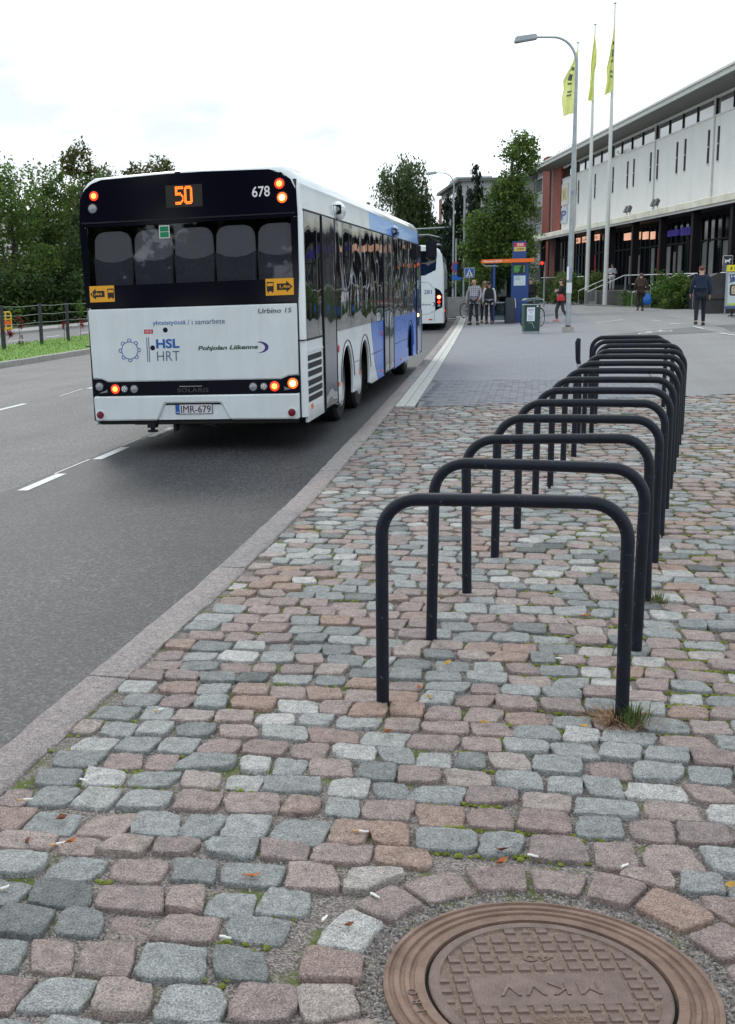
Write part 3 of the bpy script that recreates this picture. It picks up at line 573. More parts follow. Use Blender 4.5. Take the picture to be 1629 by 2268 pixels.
rp([(u(-.43),Z(.19)),(u(.24),Z(.188)),(u(.243),Z(.208)),(u(-.433),Z(.21))],'recess_lip',m_blk,-.004,.0,smooth=0)
# corner pillars with dark joints
for sx in (1,-1):
    mb=MB(); c=[(sx*(HB-.0),.10),(sx*(HB-.008),.05),(sx*(HB-.035),.016),(sx*(HB-.075),.0),(sx*(HB-.105),.0),(sx*(HB-.105),.1)]
    mb.prism(c,'z',Z(.03),1.195); mb.build('corner_panel',m_wp,bus,smooth=40)
    mb=MB(); mb.box(sx*(HB-.05)-.062,sx*(HB-.05)+.055,-.003,.11,1.188,1.2); mb.build('corner_joint',m_blk,bus,smooth=0)
    x=bL-.006 if sx<0 else bR+.006; mb=MB(); mb.box(x-.008,x+.008,-.002,.03,Z(.02),Z(1.29)); mb.build('corner_joint',m_blk,bus,smooth=0)
mb=MB(); mb.box(-1.16,1.16,.03,.16,.29,1.64); mb.build('rear_bulkhead',m_chas,bus,smooth=0)
# lamps
def lamp(x,z,r,mats,y=-.006):
    core,rim=mats; mb=MB(); mb.lathe([(r*1.22,.01),(r*1.22,-.006),(r*1.05,-.012),(r,-.012)],24,(x,y,z),'y',cap=False); l=mb.build('rear_light',m_blk,bus)
    mb=MB(); mb.lathe([(r*1.04,-.006),(r*.92,-.016),(r*.6,-.021)],24,(x,y,z),'y',cap=False); mb.build('light_ring',rim,l)
    mb=MB(); mb.lathe([(r*.6,-.021),(r*.35,-.026),(.0,-.028)],24,(x,y,z),'y',cap=False); mb.build('light_core',core,l); return l
RD=(e_hot,e_red); AM=(e_amb,e_rim); GR=(m_lens,m_lens)
lamp(u(-1.152),Z(2.525),.05,RD); lamp(u(-1.178),Z(2.39),.05,GR); lamp(u(1.01),Z(2.537),.053,(e_hot,e_red)); lamp(u(1.035),Z(2.392),.055,AM)
lamp(u(-1.232),Z(.412),.047,GR); lamp(u(-1.035),Z(.382),.052,RD); rv=lamp(u(-.922),Z(.38),.04,GR); lamp(u(-.803),Z(.377),.045,GR)
lamp(u(.628),Z(.377),.045,GR); rv2=lamp(u(.752),Z(.379),.04,GR); lamp(u(.878),Z(.38),.054,RD); lamp(u(1.09),Z(.408),.058,AM)
for cx,l in ((u(-.922),rv),(u(.752),rv2)):
    mb=MB()
    for i in range(6):
        a=2*PI*i/5; r=.022 if i<5 else 0; mb.lathe([(.008,-.03),(.004,-.034)],8,(cx+r*math.cos(a),-.006,Z(.38)+r*math.sin(a)),'y')
    tag(mb.build('light_bulbs',m_wprint,l),kind='stuff')
for sx,cx in ((-1,u(-1.19)),(1,u(1.04))):
    mb=MB(); mb.prism([(cx-.05,Z(.335)),(cx+.05,Z(.345)),(cx+.055*sx*-1,Z(.375))],'y',-.012,.0); mb.build('light_trim',m_steel,bus,smooth=0)
for x in (u(-1.232),u(1.074)):
    mb=MB(); mb.lathe([(.058,0),(.058,-.008),(.045,-.010)],24,(x,-.03,Z(.09)),'y'); rr=mb.build('reflector',m_wp,bus); mb=MB(); mb.lathe([(.043,-.010),(.043,-.016),(.03,-.02)],24,(x,-.03,Z(.09)),'y'); mb.build('reflector_glass',m_red,rr)
# LED route display: 50 in dots
dsp=rp([(u(-.30),Z(2.355)),(u(.127),Z(2.35)),(u(.127),Z(2.585)),(u(-.30),Z(2.59))],'route_display',M('display_black',(.02,.016,.014),.3),-.009,-.004,smooth=0)
G={'5':["1111111","1111111","11.....","11.....","11111..","111111.",".....11","......1","......1",".....11","111111.","11111.."],'0':[".11111.","1111111","11...11","11...11","11...11","11...11","11...11","11...11","11...11","11...11","1111111",".11111."]}
mb=MB()
for ch,x0 in (('5',u(-.187)),('0',u(-.082))):
    for r,ln in enumerate(G[ch]):
        for c,p in enumerate(ln):
            if p=='1': x=x0+c*.0135; z=Z(2.573)-r*.0162; mb.add([(x,-.0105,z),(x+.0108,-.0105,z),(x+.0108,-.0105,z-.0128),(x,-.0105,z-.0128)],[(0,1,2,3)])
tag(mb.build('lettering',e_led,dsp,smooth=0),kind='stuff')
T_=lambda s,mat,x,z,w=None,h=None,y=-.0125,**k: text(s,mat,bus,(x,y,z),BACK,w,h,**k)
T_('678',m_wprint,u(.798),Z(2.468),.196,.112,y=-.008,bold=.012)
mb=MB(); gx0,gx1,gz0,gz1=u(-.40),u(-.279),Z(2.033),Z(2.169)
mb.prism([(gx0,gz0),(gx1,gz0),(gx1,gz1),(gx0,gz1)],'y',-.002,.004); st=mb.build('exit_sticker',m_wprint,bus,smooth=0)
m_green=M('green_sticker',(.0,.2,.08),.5); mb=MB(); mb.box(gx0+.008,gx1-.008,-.004,-.002,gz0+.008,(gz0+gz1)/2-.002).box(gx0+.008,gx1-.008,-.004,-.002,(gz0+gz1)/2+.003,gz1-.008); mb.build('sticker_field',m_green,st,smooth=0)
# yellow swing-out warning stickers with arrow and bus
for cx,cz,hw,d in ((u(-1.13),Z(1.456),.150,-1),(u(.973),Z(1.457),.158,1)):
    mb=MB(); mb.box(cx-hw,cx+hw,-.008,-.004,cz-.092,cz+.092); st=mb.build('warning_sticker',m_yel,bus,smooth=0,bevel=.003)
    mb=MB(); ax=cx+d*.055; P=[(ax-d*.085,-.035),(ax+d*.02,-.035),(ax+d*.02,-.062),(ax+d*.088,0),(ax+d*.02,.062),(ax+d*.02,.035),(ax-d*.085,.035)]; mb.prism([(a,cz+b) for a,b in P],'y',-.0095,-.008); mb.build('arrow_print',m_kprint,st,smooth=0)
    mb=MB(); b0=cx-d*.105; mb.box(b0-.038,b0+.038,-.0095,-.008,cz-.045,cz+.012).box(b0-.038,b0+.038,-.0095,-.008,cz+.042,cz+.056).box(b0-.038,b0-.032,-.0095,-.008,cz+.012,cz+.042).box(b0+.032,b0+.038,-.0095,-.008,cz+.012,cz+.042).box(b0-.03,b0-.018,-.0095,-.008,cz-.06,cz-.045).box(b0+.018,b0+.03,-.0095,-.008,cz-.06,cz-.045); mb.build('bus_print',m_kprint,st,smooth=0)
    text('1,4m',m_yel,st,(ax+d*.005,-.0096,cz),BACK,.115,.04,bold=.02,ext=.001)
T_('Urbino 15',m_sprint,u(.91),Z(1.205),.375,.052,bold=.012,shear=.15,ext=.004)
T_('yhteistyössä',m_bprint,u(-.335),Z(1.106),.385,.064,bold=.004); T_('/ i samarbete',m_nprint,u(.105),Z(1.112),.43,.058)
mb=MB(); mb.box(u(-.643),u(-.535),-.0135,-.012,Z(.997),Z(1.043)); rs=mb.build('red_sticker',m_redp,bus,smooth=0); mb=MB(); mb.box(u(-.63),u(-.575),-.0142,-.0134,Z(1.025),Z(1.029)).box(u(-.63),u(-.575),-.0142,-.0134,Z(1.014),Z(1.018)).prism([(u(-.56),Z(1.005)),(u(-.55),Z(1.016)),(u(-.557),Z(1.016)),(u(-.557),Z(1.036)),(u(-.563),Z(1.036)),(u(-.563),Z(1.016)),(u(-.57),Z(1.016))],'y',-.0142,-.0134); mb.build('sticker_print',m_wprint,rs,smooth=0)
for x,z in ((u(-.385),Z(1.032)),(u(-.549),Z(.837))):
    mb=MB(); mb.lathe([(.029,-.012),(.027,-.0145),(.02,-.0145),(.018,-.012)],20,(x,0,z),'y',cap=False); mb.lathe([(.019,-.0125),(.0,-.0125)],20,(x,0,z),'y',cap=False); mb.build('hatch_lock',m_blk,bus)
mb=MB(); mb.box(u(-.622),u(-.612),-.0132,-.012,Z(.68),Z(.957)).box(u(-.598),u(-.588),-.0132,-.012,Z(.68),Z(.957)); mb.build('operator_bars',m_nprint,bus,smooth=0)
T_('HSL',m_bprint,u(-.365),Z(.88),.275,.105,bold=.035); T_('HRT',m_nprint,u(-.365),Z(.742),.265,.108,bold=-.008)
mb=MB(); lc=(u(-.83),Z(.817)); pts=[]
for k in range(8):     # ring of eight little loops
    a=PI/2+k*PI/4; nx,nz=math.cos(a),math.sin(a); tx,tz=-nz,nx
    for j in range(13):
        t=-.62+j/12*(2*PI+1.24); q=math.cos(t-0)-1; lx=-.021*math.sin(t); ly=.034*(1-math.cos(t))*.5
        pts.append((lc[0]+nx*(.095+ly)+tx*lx*-1,-.0135,lc[1]+nz*(.095+ly)+tz*lx*-1))
pts.append(pts[0]); mb.tube(pts,.0042,6); mb.build('loop_emblem',m_bprint,bus)
T_('Pohjolan Liikenne',m_gprint,u(.348),Z(.812),.69,.062,bold=.028,shear=.22)
ar=[(u(.716)+.105*math.cos(t)*1.0,Z(.812)+.063*math.sin(t)) for t in [PI/2-PI*i/14 for i in range(15)]]+[(u(.68)+.10*math.cos(t),Z(.812)+.058*math.sin(t)-.003) for t in [-PI/2+.05+(PI-.1)*i/14 for i in range(15)]]
mb=MB(); mb.add([(a,-.0132,b) for a,b in ar],[(i,i+1,28-i,29-i) for i in range(14)]); mb.build('crescent_emblem',m_vprint,bus,smooth=0)
T_('SOLARIS',M('band_letter',(.055,.055,.065),.3),u(-.09),Z(.353),.365,.047,y=-.0045,bold=.015,ext=.006,space=1.1)
mb=MB(); mb.box(u(-.25),u(.02),-.010,-.003,Z(.392),Z(.402)); mb.build('plate_lamp',m_steel,bus,smooth=0)
px0,px1,pz0,pz1=u(-.312),u(.134),Z(.083),Z(.197)
mb=MB(); mb.box(px0,px1,-.012,-.002,pz0,pz1); pl_=mb.build('number_plate',m_kprint,bus,smooth=0,bevel=.004)
mb=MB(); mb.box(px0+.006,px1-.006,-.014,-.011,pz0+.006,pz1-.006); mb.build('plate_field',M('plate_white',(.62,.63,.66),.4),pl_,smooth=0); mb=MB(); mb.box(px0+.006,px0+.05,-.0155,-.013,pz0+.006,pz1-.006); mb.build('plate_band',m_bprint,pl_,smooth=0)
text('IMR-679',m_kprint,pl_,((px0+px1)/2+.024,-.0145,(pz0+pz1)/2),BACK,.35,.08,bold=0,ext=.002); text('FIN',m_wprint,pl_,(px0+.028,-.0158,pz0+.022),BACK,.028,.014,ext=.001)
mb=MB(); mb.box(-.3,-.27,.05,.2,.2,.32).box(u(-.62)-.05,u(-.62)+.05,.0,.1,.25,.33).box(u(-.62)-.02,u(-.62)+.02,.02,.06,.2,.26).box(u(-1.25)-.02,u(-1.25)+.02,.05,.1,.29,.32).lathe([(.06,-.02),(.06,.0)],12,(u(-.62),.04,.22),'z'); mb.build('tow_hook',m_blk,bus,smooth=0)
mb=MB(); mb.box(-.12,-.06,-.01,.03,Z(2.705),Z(2.73)); mb.build('rear_camera',m_blk,bus,smooth=0,bevel=.006)
# front mirror on its arm
mb=MB(); mb.tube([(1.15,13.6,2.75),(1.35,13.85,2.8),(1.5,13.95,2.7)],.03,8); ma=mb.build('mirror_arm',m_blk,bus); mb=MB(); mb.box(1.34,1.58,13.85,13.97,2.3,2.72); mb.build('mirror',m_blk,ma,smooth=30,bevel=.04)
# ================================================================ the coach ahead
co_=empty('parked_coach',(-4.72,46.5,-.2),rot=(0,R(-.5),0) ,label='white coach with tall dark rear window waiting ahead of the nearer bus',cat='bus'); co_.rotation_euler=(0,R(-.5),R(3.5))
H2=1.25; pf=[(H2,.3),(H2,1.2),(H2-.01,2.3),(H2-.09,2.95),(H2-.2,3.15),(H2-.42,3.28),(.4,3.33),(0,3.335)]; pf=pf+[(-x,z) for x,z in pf[-2::-1]]
mb=MB(); ring_hull(mb,pf,[(.0,.06),(.03,.02),(.1,0),(1.5,0),(11.6,0),(11.9,.08),(12,.25)],H2,lambda y,a,b:0); mb.add([(x*.95,.0,z-(.048 if z>2.4 else 0)) for x,z in pf],[tuple(range(len(pf)))]); mb.add([(x*.8,12,z-(.2 if z>2.4 else 0)) for x,z in pf],[tuple(range(len(pf)))]); mb.build('body',m_wp,co_,smooth=45)
def cp(poly,name,mat,y0=-.008,y1=.01,par=co_):
    mb=MB(); mb.prism(poly,'y',y0,y1); return mb.build(name,mat,par,smooth=0)
cp([(-1.0,2.2),(-.95,2.95),(-.8,3.1),(.8,3.1),(.97,3.0),(.93,2.36),(.5,2.16),(-.5,2.16)],'rear_window',g_side)
hs=[(-.9,.95),(-.9,1.6),(-.6,1.9),(.62,1.9),(.9,1.62),(.9,.75)]
mb=MB(); mb.tube([(x,-.004,z) for x,z in hs],.008,5); mb.build('hatch_joint',M('grey_joint',(.2,.21,.22),.6),co_)
mb=MB(); mb.tube([(-1.1,-.004,.62),(0,-.004,.62),(.6,-.004,.66),(1.15,-.004,.9)],.007,5); mb.tube([(.86,-.004,.35),(.87,-.004,.75)],.007,5); mb.build('bumper_joint',bpy.data.materials['grey_joint'],co_)
for sx in (1,-1):
    q=cp([(sx*.9,.78),(sx*1.18,.92),(sx*1.19,1.4),(sx*1.08,1.58),(sx*.9,1.68)],'light_cluster',m_gblk)
    for z,r,mm in ((1.31,.085,(e_hot,e_red)),(1.12,.06,(e_red,e_red)),(.98,.055,(m_lens,m_lens))):
        mb=MB(); mb.lathe([(r,-.01),(r*.8,-.022)],16,(sx*1.05,0,z),'y'); mb.build('tail_light',mm[1],q); 
        if mm[0] is e_hot: mb=MB(); mb.lathe([(r*.7,-.022),(r*.4,-.028)],16,(sx*1.05,0,z),'y'); mb.build('light_core',e_amb,q)
    mb=MB(); mb.lathe([(.07,-.01),(.05,-.02)],16,(sx*.87,0,3.02),'y'); mb.build('high_light',e_red,co_)
    mb=MB(); mb.box(sx*.72-.07,sx*.72+.07,-.012,0,.42,.47); mb.build('reflector',m_redp,co_,smooth=0)
    mb=MB(); a,b=sorted((sx*(H2-.03),sx*(H2+.004))); mb.prism([(.25,1.42),(11.6,1.42),(11.6,2.95),(.5,2.95)],'x',a,b)
    for v_ in range(len(mb.v)):
        x,y,z=mb.v[v_]; mb.v[v_]=(x-sx*max(0,(z-2.3))*.115,y,z)
    mb.build('side_window',g_side,co_,smooth=0)
    mb=MB(); mb.box(a,b,.16,11.6,.32,1.41); mb.build('side_panel',M('coach_side_metal',(.16,.15,.155),.3,metal=.6,var=.4,vs=3) if sx>0 else m_wp,co_,smooth=0)
    for y in (2.9,4.2,9.6):
        mb=MB(); mb.lathe([(.25,-.02*sx),(.46,-.02*sx),(.48,.0),(.48,.03*sx),(.3,.03*sx),(.26,.0),(.0,.0)],24,(sx*(H2-.02),y,.48),'x',cap=False); mb.build('wheel',m_rub,co_)
mb=MB(); mb.box(-1.0,1.0,.3,11.5,.22,.4); mb.build('underbody',m_chas,co_,smooth=0)
mb=MB(); mb.lathe([(.05,0),(.05,.02)],12,(H2+.004,.55,.78),'x'); mb.build('side_marker_light',e_red,co_)
text('281',m_nprint,co_,(.62,-.004,1.52),BACK,.3,.16,bold=.01)
ar=[(.82+.09*math.cos(t),1.04+.085*math.sin(t)) for t in [PI/2-PI*i/8 for i in range(9)]]+[(.78+.08*math.cos(t),1.04+.07*math.sin(t)) for t in [-PI/2+.05+(PI-.1)*i/8 for i in range(9)]]
mb=MB(); mb.add([(a,-.004,b) for a,b in ar],[(i,i+1,16-i,17-i) for i in range(8)]); mb.build('crescent_emblem',m_nprint,co_,smooth=0)
text('Pohjolan Liikenne',m_nprint,co_,(.3,-.004,1.03),BACK,.88,.09,bold=.01,shear=.2)
# ================================================================ manhole cover
m_rust=M('rusty_iron',(.185,.115,.085),.8,metal=.0,var=.32,vs=7,var2=(.225,.15,.115),bump=.5,bs=220)
m_rust2=M('worn_iron',(.145,.10,.085),.5,metal=.15,var=.4,vs=14,bump=.35,bs=200)
mh=empty('manhole_cover',(MH[0],MH[1],0),R(13.5),label='round rusty iron manhole cover with raised squares set among the cobblestones',cat='manhole cover')
mb=MB(); prf=[(.392,-.05),(.392,-.002),(.385,.002)]
for r in (.366,.340,.316): prf+=[(r+.014,.002),(r+.011,-.004),(r+.003,-.004),(r,.002)]
prf+=[(.293,.002),(.291,-.014),(.291,-.05)]
mb.lathe(prf,96,cap=False); mb.build('frame_ring',m_rust,mh,smooth=30)
mb=MB(); mb.lathe([(.283,-.05),(.283,-.001),(.279,.002),(.258,.002)],96,cap=False); mb.build('lid_rim',m_rust2,mh,smooth=30)
m_dirt=stone_mat('packed_dirt',[(0,(.21,.155,.125)),(1,(.21,.155,.125))],.35,420,.95,.6)
mb=MB(); mb.lathe([(.2585,.001),(.254,-.0035),(.0,-.0035)],96,cap=False); mb.build('lid',m_dirt,mh,smooth=30)
mb=MB(); mb.lathe([(.2905,-.012),(.2835,-.012)],96,cap=False); mb.build('groove',m_chas,mh)
px=.041; smesh=None
mb=MB(); a=.0152; mb.add([(-a,-a,-.005),(a,-a,-.005),(a,a,-.005),(-a,a,-.005),(-a*.86,-a*.86,.0015),(a*.86,-a*.86,.0015),(a*.86,a*.86,.0015),(-a*.86,a*.86,.0015)],[(4,5,6,7),(0,1,5,4),(1,2,6,5),(2,3,7,6),(3,0,4,7)]); smesh=mb.mesh('stud',m_rust2,smooth=0)
mb=MB(); mb.add([(-a,-a,-.005),(a,-a,-.005),(0,a,-.005),(-a*.7,-a*.8,.0015),(a*.7,-a*.8,.0015),(0,a*.7,.0015)],[(3,4,5),(0,1,4,3),(1,2,5,4),(2,0,3,5)]); tmesh=mb.mesh('triangle_stud',m_rust2,smooth=0)
for i in range(-6,7):
    for j in range(-6,7):
        x,y=i*px,j*px
        if math.hypot(x,y)>.25 or (abs(x)<.19 and -.075<y<.06): continue
        if j==3 and abs(x)<.07: continue
        if j==-3 and abs(x)<.07: continue
        link('triangle_stud' if i==0 and j>3 else 'stud',tmesh if i==0 and j>3 else smesh,mh,(x,y,0))
mb=MB(); mb.box(-.185,.185,-.07,.055,-.006,-.001); mb.build('name_plate',m_rust2,mh,smooth=0,bevel=.002,seg=1)
text('MKVV',m_rust2,mh,(.0,-.008,-.0015),(0,0,PI),.24,.048,ext=.003,space=1.25); text('40',m_rust2,mh,(.005,.123,-.005),(0,0,PI),.075,.028,bold=.01,ext=.004)
text('NIEMISEN VALIMO',m_rust,mh,(.0,-.123,-.005),(0,0,0),.12,.022,ext=.003)
for i,ch in enumerate('VAPI IRO'):
    if ch!=' ':
        aa=R(228-13.5-i*6.6+14); text(ch,m_rust2,mh,(.327*math.cos(aa),.327*math.sin(aa),.0015),(0,0,aa+PI/2+PI),None,.022,ext=.003)
# ================================================================ bike racks
m_rack=M('rack_paint',(.006,.009,.018),.45,var=.35,vs=14,spec=.3,bump=.12,bs=180)
t=m_rack.node_tree; b=t.nodes['Principled BSDF']; c=t.nodes.new('ShaderNodeTexCoord'); n1=t.nodes.new('ShaderNodeTexNoise'); n1.inputs['Scale'].default_value=38; n1.inputs['Detail'].default_value=6; rr_=t.nodes.new('ShaderNodeValToRGB'); rr_.color_ramp.elements[0].position=.66; rr_.color_ramp.elements[1].position=.70; mu=t.nodes.new('ShaderNodeMix'); mu.data_type='RGBA'; mu.inputs[7].default_value=(.06,.062,.07,1)
t.links.new(c.outputs['Object'],n1.inputs[0]); t.links.new(n1.outputs[0],rr_.inputs[0]); t.links.new(rr_.outputs[0],mu.inputs[0]); t.links.new(b.inputs['Base Color'].links[0].from_socket,mu.inputs[6]); t.links.new(mu.outputs[2],b.inputs['Base Color'])
def rack_mesh(w=.92,h=.86,r=.142,tr=.0255):
    P=[(-w/2,0,-.06),(-w/2,0,.2),(-w/2,0,h-r-tr)]+[(-w/2+r-r*math.cos(a),0,h-tr-r+r*math.sin(a)) for a in [PI/2*i/9 for i in range(1,9)]]+[(-w/2+r,0,h-tr),(0,0,h-tr+.002),(w/2-r,0,h-tr)]
    P+=[(w/2-r+r*math.sin(a),0,h-tr-r+r*math.cos(a)) for a in [PI/2*i/9 for i in range(1,9)]]+[(w/2,0,h-r-tr),(w/2,0,.2),(w/2,0,-.06)]
    mb=MB(); mb.tube(P,tr,18); return mb.mesh('bike_rack',m_rack,smooth=50)
rk=rack_mesh()
ordw=["nearest the manhole cover, grass tuft at its foot","second from the manhole cover","third from the manhole cover","fourth from the manhole cover","fifth from the manhole cover","sixth from the manhole cover","seventh from the manhole cover","eighth from the manhole cover","ninth from the manhole cover","tenth from the manhole cover","eleventh, last before the row bends","twelfth, first past the bend","thirteenth, between the last two","farthest from the camera, end of the row"]
for i in range(14):
    if i<11: x,y=-.56+.119*i+.458,4.41+.863*i-.02
    else: x,y=(.71+.458+.01*(i-11)),(13.95+.93*(i-11))
    o=link('bike_rack',rk,None,(x,y,0),(R(random.gauss(0,.5)),R(random.gauss(0,.4)),R(-2.2+random.gauss(0,.7)))); o.scale=(1,1,1+.0062*i)
    tag(o,'black steel hoop bike rack '+ordw[i],'bike rack','bike racks in a row on the setts')
mb=MB(); mb.tube([(0,0,-.05),(.0,0,.4),(-.012,0,.78),(-.028,.0,.84),(-.034,0,1.02),(-.024,0,1.06)],[.022,.022,.022,.025,.028,.02],14); pb=tag(mb.build('leaning_post',m_rack,None,(.47,12.4,0),smooth=50),'thin dark bent post sticking up left of the far bike racks','post')
mb=MB(); mb.tube([(-.014,-.02,.76),(-.016,-.02,.80)],.026,12); mb.build('torn_tape',M('grey_tape',(.4,.42,.45),.6),pb)
# grass tufts at the feet
m_gbl=M('grass_green',(.085,.14,.035),.8,var=.4,vs=40); m_dry=M('dry_grass',(.27,.16,.08),.9,var=.4,vs=40)
def tuft(name,x,y,n,h,lab,dry=.4):
    gr=MB(); dr=MB()
    for _ in range(n):
        isd=random.random()<dry; mb=dr if isd else gr; a=random.random()*6.28; r=abs(random.gauss(0,.035 if not isd else .06)); bx,by=r*math.cos(a)+(.03 if not isd else -.03),r*math.sin(a)*.8-.02
        hh=h*random.uniform(.4,1)*(.35 if isd else 1); ln=random.uniform(.01,.05)*(2.2 if isd else 1); w_=.0022; ca_,sa_=math.cos(a),math.sin(a)
        p=[Vector((bx,by,-.012)),Vector((bx+ln*.4*ca_,by+ln*.4*sa_,hh*.6)),Vector((bx+ln*ca_,by+ln*sa_,hh))]; t=Vector((-sa_,ca_,0))*w_
        mb.add([p[0]-t,p[0]+t,p[1]+t,p[1]-t,p[2]],[(0,1,2,3),(3,2,4)])
    o=gr.build(name,m_gbl,None,(x,y,0),smooth=0); tag(o,lab,'grass'); tag(dr.build('dry_blades',m_dry,o,smooth=0),kind='stuff'); 
tuft('grass_tuft',.365,4.36,330,.09,'small tuft of green and dried grass at the right foot of the nearest rack',.68)
tuft('grass_tuft',.62,6.12,130,.06,'smaller grass tuft with reddish stems beside the third rack',.6)
# litter
m_cig=M('cigarette_paper',(.78,.77,.74),.7); m_filt=M('cigarette_filter',(.62,.36,.16),.8,var=.2,vs=60)
mb=MB(); mb.tube([(-.028,0,.004),(-.009,.001,.004)],.0038,8,1); mb.tube([(-.009,.001,.004),(.0,0,.0045),(.012,-.001,.0036),(.02,.003,.003)],[.0038,.0039,.0032,.0026],8,0); cg=mb.mesh('cigarette_end',[m_cig,m_filt])
mb=MB(); mb.tube([(-.016,0,.004),(-.004,.0008,.0042),(.006,-.0006,.0035),(.015,.001,.0032)],[.0038,.004,.0033,.0028],8,0); cw=mb.mesh('cigarette_end',[m_cig])
CE=[(.03,3.19,-.25,1,'white cigarette stub lying above the manhole cover, left of the bent one'),(.285,3.18,.85,2,'long crumpled white cigarette stub right of the manhole gap'),(-.39,2.88,-.6,1,'cigarette stub just up-left of the manhole cover rim'),(-.505,2.74,1.3,1,'short white stub between two pink stones left of the manhole'),(-.74,2.6,-.1,1,'white stub in the joint near the bottom edge'),(-.48,3.25,.05,0,'white stub beside purple stone in mid foreground'),(-1.37,3.0,.7,0,'cigarette stub with white paper low by the kerb'),(-1.6,3.27,.5,0,'brown tipped stub nearest the kerb at far left'),(-1.42,2.72,1.0,0,'brown tipped cigarette stub at the left picture edge'),(-1.88,4.71,.2,1,'white stub on the road against the kerb'),(-1.42,4.14,1.0,0,'orange tipped stub on setts beside the kerb'),(-1.47,3.45,-.3,1,'white stub on the dark setts by the kerb'),(.14,5.05,-.1,1,'white stub between the legs of the second rack'),(.8,5.92,-.2,1,'white stub by the mossy joint at right')]
for x,y,a,k,l in CE: tag(link('cigarette_end',cw if k else cg,None,(x,y,.006 if x>-1.87 else rz_(x)+.003),(0,0,a)),l,'cigarette end','cigarette ends dropped on the setts')
m_leaf=[M('fallen_leaf_orange',(.42,.14,.03),.75,var=.4,vs=30),M('fallen_leaf_brown',(.22,.075,.035),.8,var=.4,vs=30),M('fallen_leaf_yellow',(.5,.3,.05),.75,var=.3,vs=30)]
LV=[(-.06,3.21,1,'dark red fallen leaf'),(-.06,3.13,0,'orange fallen leaf'),(.56,3.12,2,'yellow fallen leaf'),(-.75,2.92,0,'orange leaf scrap on a pink stone'),(-1.34,3.02,0,'orange leaf by a red stone'),(-1.47,2.99,1,'brown leaf near the left kerb'),(-1.43,3.16,1,'rust coloured leaf near the kerb'),(-.47,6.74,0,'orange leaf by the third rack'),(-.34,4.9,2,'yellow brown leaf inside the first rack'),(-.43,4.57,0,'orange leaf inside the first rack'),(-.38,4.45,2,'pale yellow leaf at the first rack foot'),(.27,5.75,0,'orange leaf under the second rack'),(-.15,4.22,2,'tan leaf in front of the first rack'),(-.5,4.07,0,'tan leaf left in front of the first rack'),(.21,4.25,2,'small tan leaf by the grass tuft'),(-.44,2.72,1,'reddish leaf debris left of the manhole'),(.02,2.02,2,'yellow leaf under the manhole')]
for k,(x,y,m,l) in enumerate(LV):
    mb=MB(); L=random.uniform(.018,.034); pts=[(-L,0),(-L*.4,L*.32),(L*.3,L*.34),(L,0),(L*.3,-L*.3),(-L*.4,-L*.34)]; cu=[random.uniform(.002,.016) for _ in pts]
    mb.add([(a,b,.006+c) for (a,b),c in zip(pts,cu)]+[(0,0,.006)],[(i,(i+1)%6,6) for i in range(6)]); mb.tube([(-L*1.35,.003,.01),(-L,0,.007)],.0012,4)
    tag(mb.build('fallen_leaf',m_leaf[m],None,(x,y,0),(0,0,random.random()*6)),l+' lying on the cobblestones' if 'stone' not in l else l,'leaf','fallen leaves on the setts')
# ================================================================ litter bin, lamp posts, signs, shelter
m_bing=M('bin_green',(.008,.05,.038),.35,var=.2,vs=8,coat=.2); m_paper=M('paper',(.72,.74,.80),.7,var=.05,vs=8); m_grey=M('grey_print',(.25,.28,.38),.7)
g0=gz(-.1,38.4)
lb=empty('litter_bin',(-.12,38.4,g0+.0),R(14),label='dark green litter bin with white notice taped on and sloping lid',cat='litter bin')
def rrect(a,b,r,n=5):
    P=[]
    for cx,cy,t0 in ((a-r,b-r,0),(-a+r,b-r,PI/2),(-a+r,-b+r,PI),(a-r,-b+r,1.5*PI)): P+=[(cx+r*math.cos(t0+PI/2*i/n),cy+r*math.sin(t0+PI/2*i/n)) for i in range(n+1)]
    return P
def loft(secs,m=0,mb=None):
    mb=mb or MB(); n=len(secs[0][0]); vs=[(x,y,z+sl*x) for P,z,sl in secs for x,y in P]
    fs=[(i*n+j,i*n+(j+1)%n,(i+1)*n+(j+1)%n,(i+1)*n+j) for i in range(len(secs)-1) for j in range(n)]+[tuple(range(n))[::-1],tuple(range((len(secs)-1)*n,len(secs)*n))]
    return mb.add(vs,fs,m)
loft([(rrect(.245,.22,.1),0,0),(rrect(.25,.225,.1),.075,0)]).build('base_plinth',m_galv,lb); loft([(rrect(.25,.225,.1),.078,0),(rrect(.262,.235,.1),.9,0)]).build('body',m_bing,lb)
loft([(rrect(.262,.235,.1),.905,0),(rrect(.255,.23,.1),.93,0)]).build('rim',m_galv,lb); loft([(rrect(.20,.18,.09),.9,0),(rrect(.20,.18,.09),.945,0)]).build('mouth',m_blk,lb)
mb=MB(); mb.box(.09,.25,-.2,.2,.92,1.10); mb.build('hinge_housing',m_bing,lb,smooth=0,bevel=.03)
loft([(rrect(.27,.24,.1),1.06,.06),(rrect(.272,.242,.1),1.085,.06),(rrect(.22,.2,.09),1.115,.05)]).build('lid',m_bing,lb); loft([(rrect(.276,.246,.1),1.052,.06),(rrect(.276,.246,.1),1.062,.06)]).build('lid_edge',m_galv,lb)
mb=MB(); mb.box(-.19,.06,-.249,-.243,.40,.83); nt_=mb.build('notice',m_paper,lb,(0,0,0),smooth=0)
for z,w_ in ((.77,.19),(.72,.16),(.66,.07)): mb=MB(); mb.box(-.065-w_/2,-.065+w_/2,-.2505,-.249,z-.012,z+.012); mb.build('notice_line',m_grey,nt_,smooth=0)
mb=MB()
for k in range(7): mb.box(-.155,.03-random.random()*.05,-.2505,-.249,.44+k*.022,.448+k*.022)
tag(mb.build('notice_text',m_grey,nt_,smooth=0),kind='stuff')
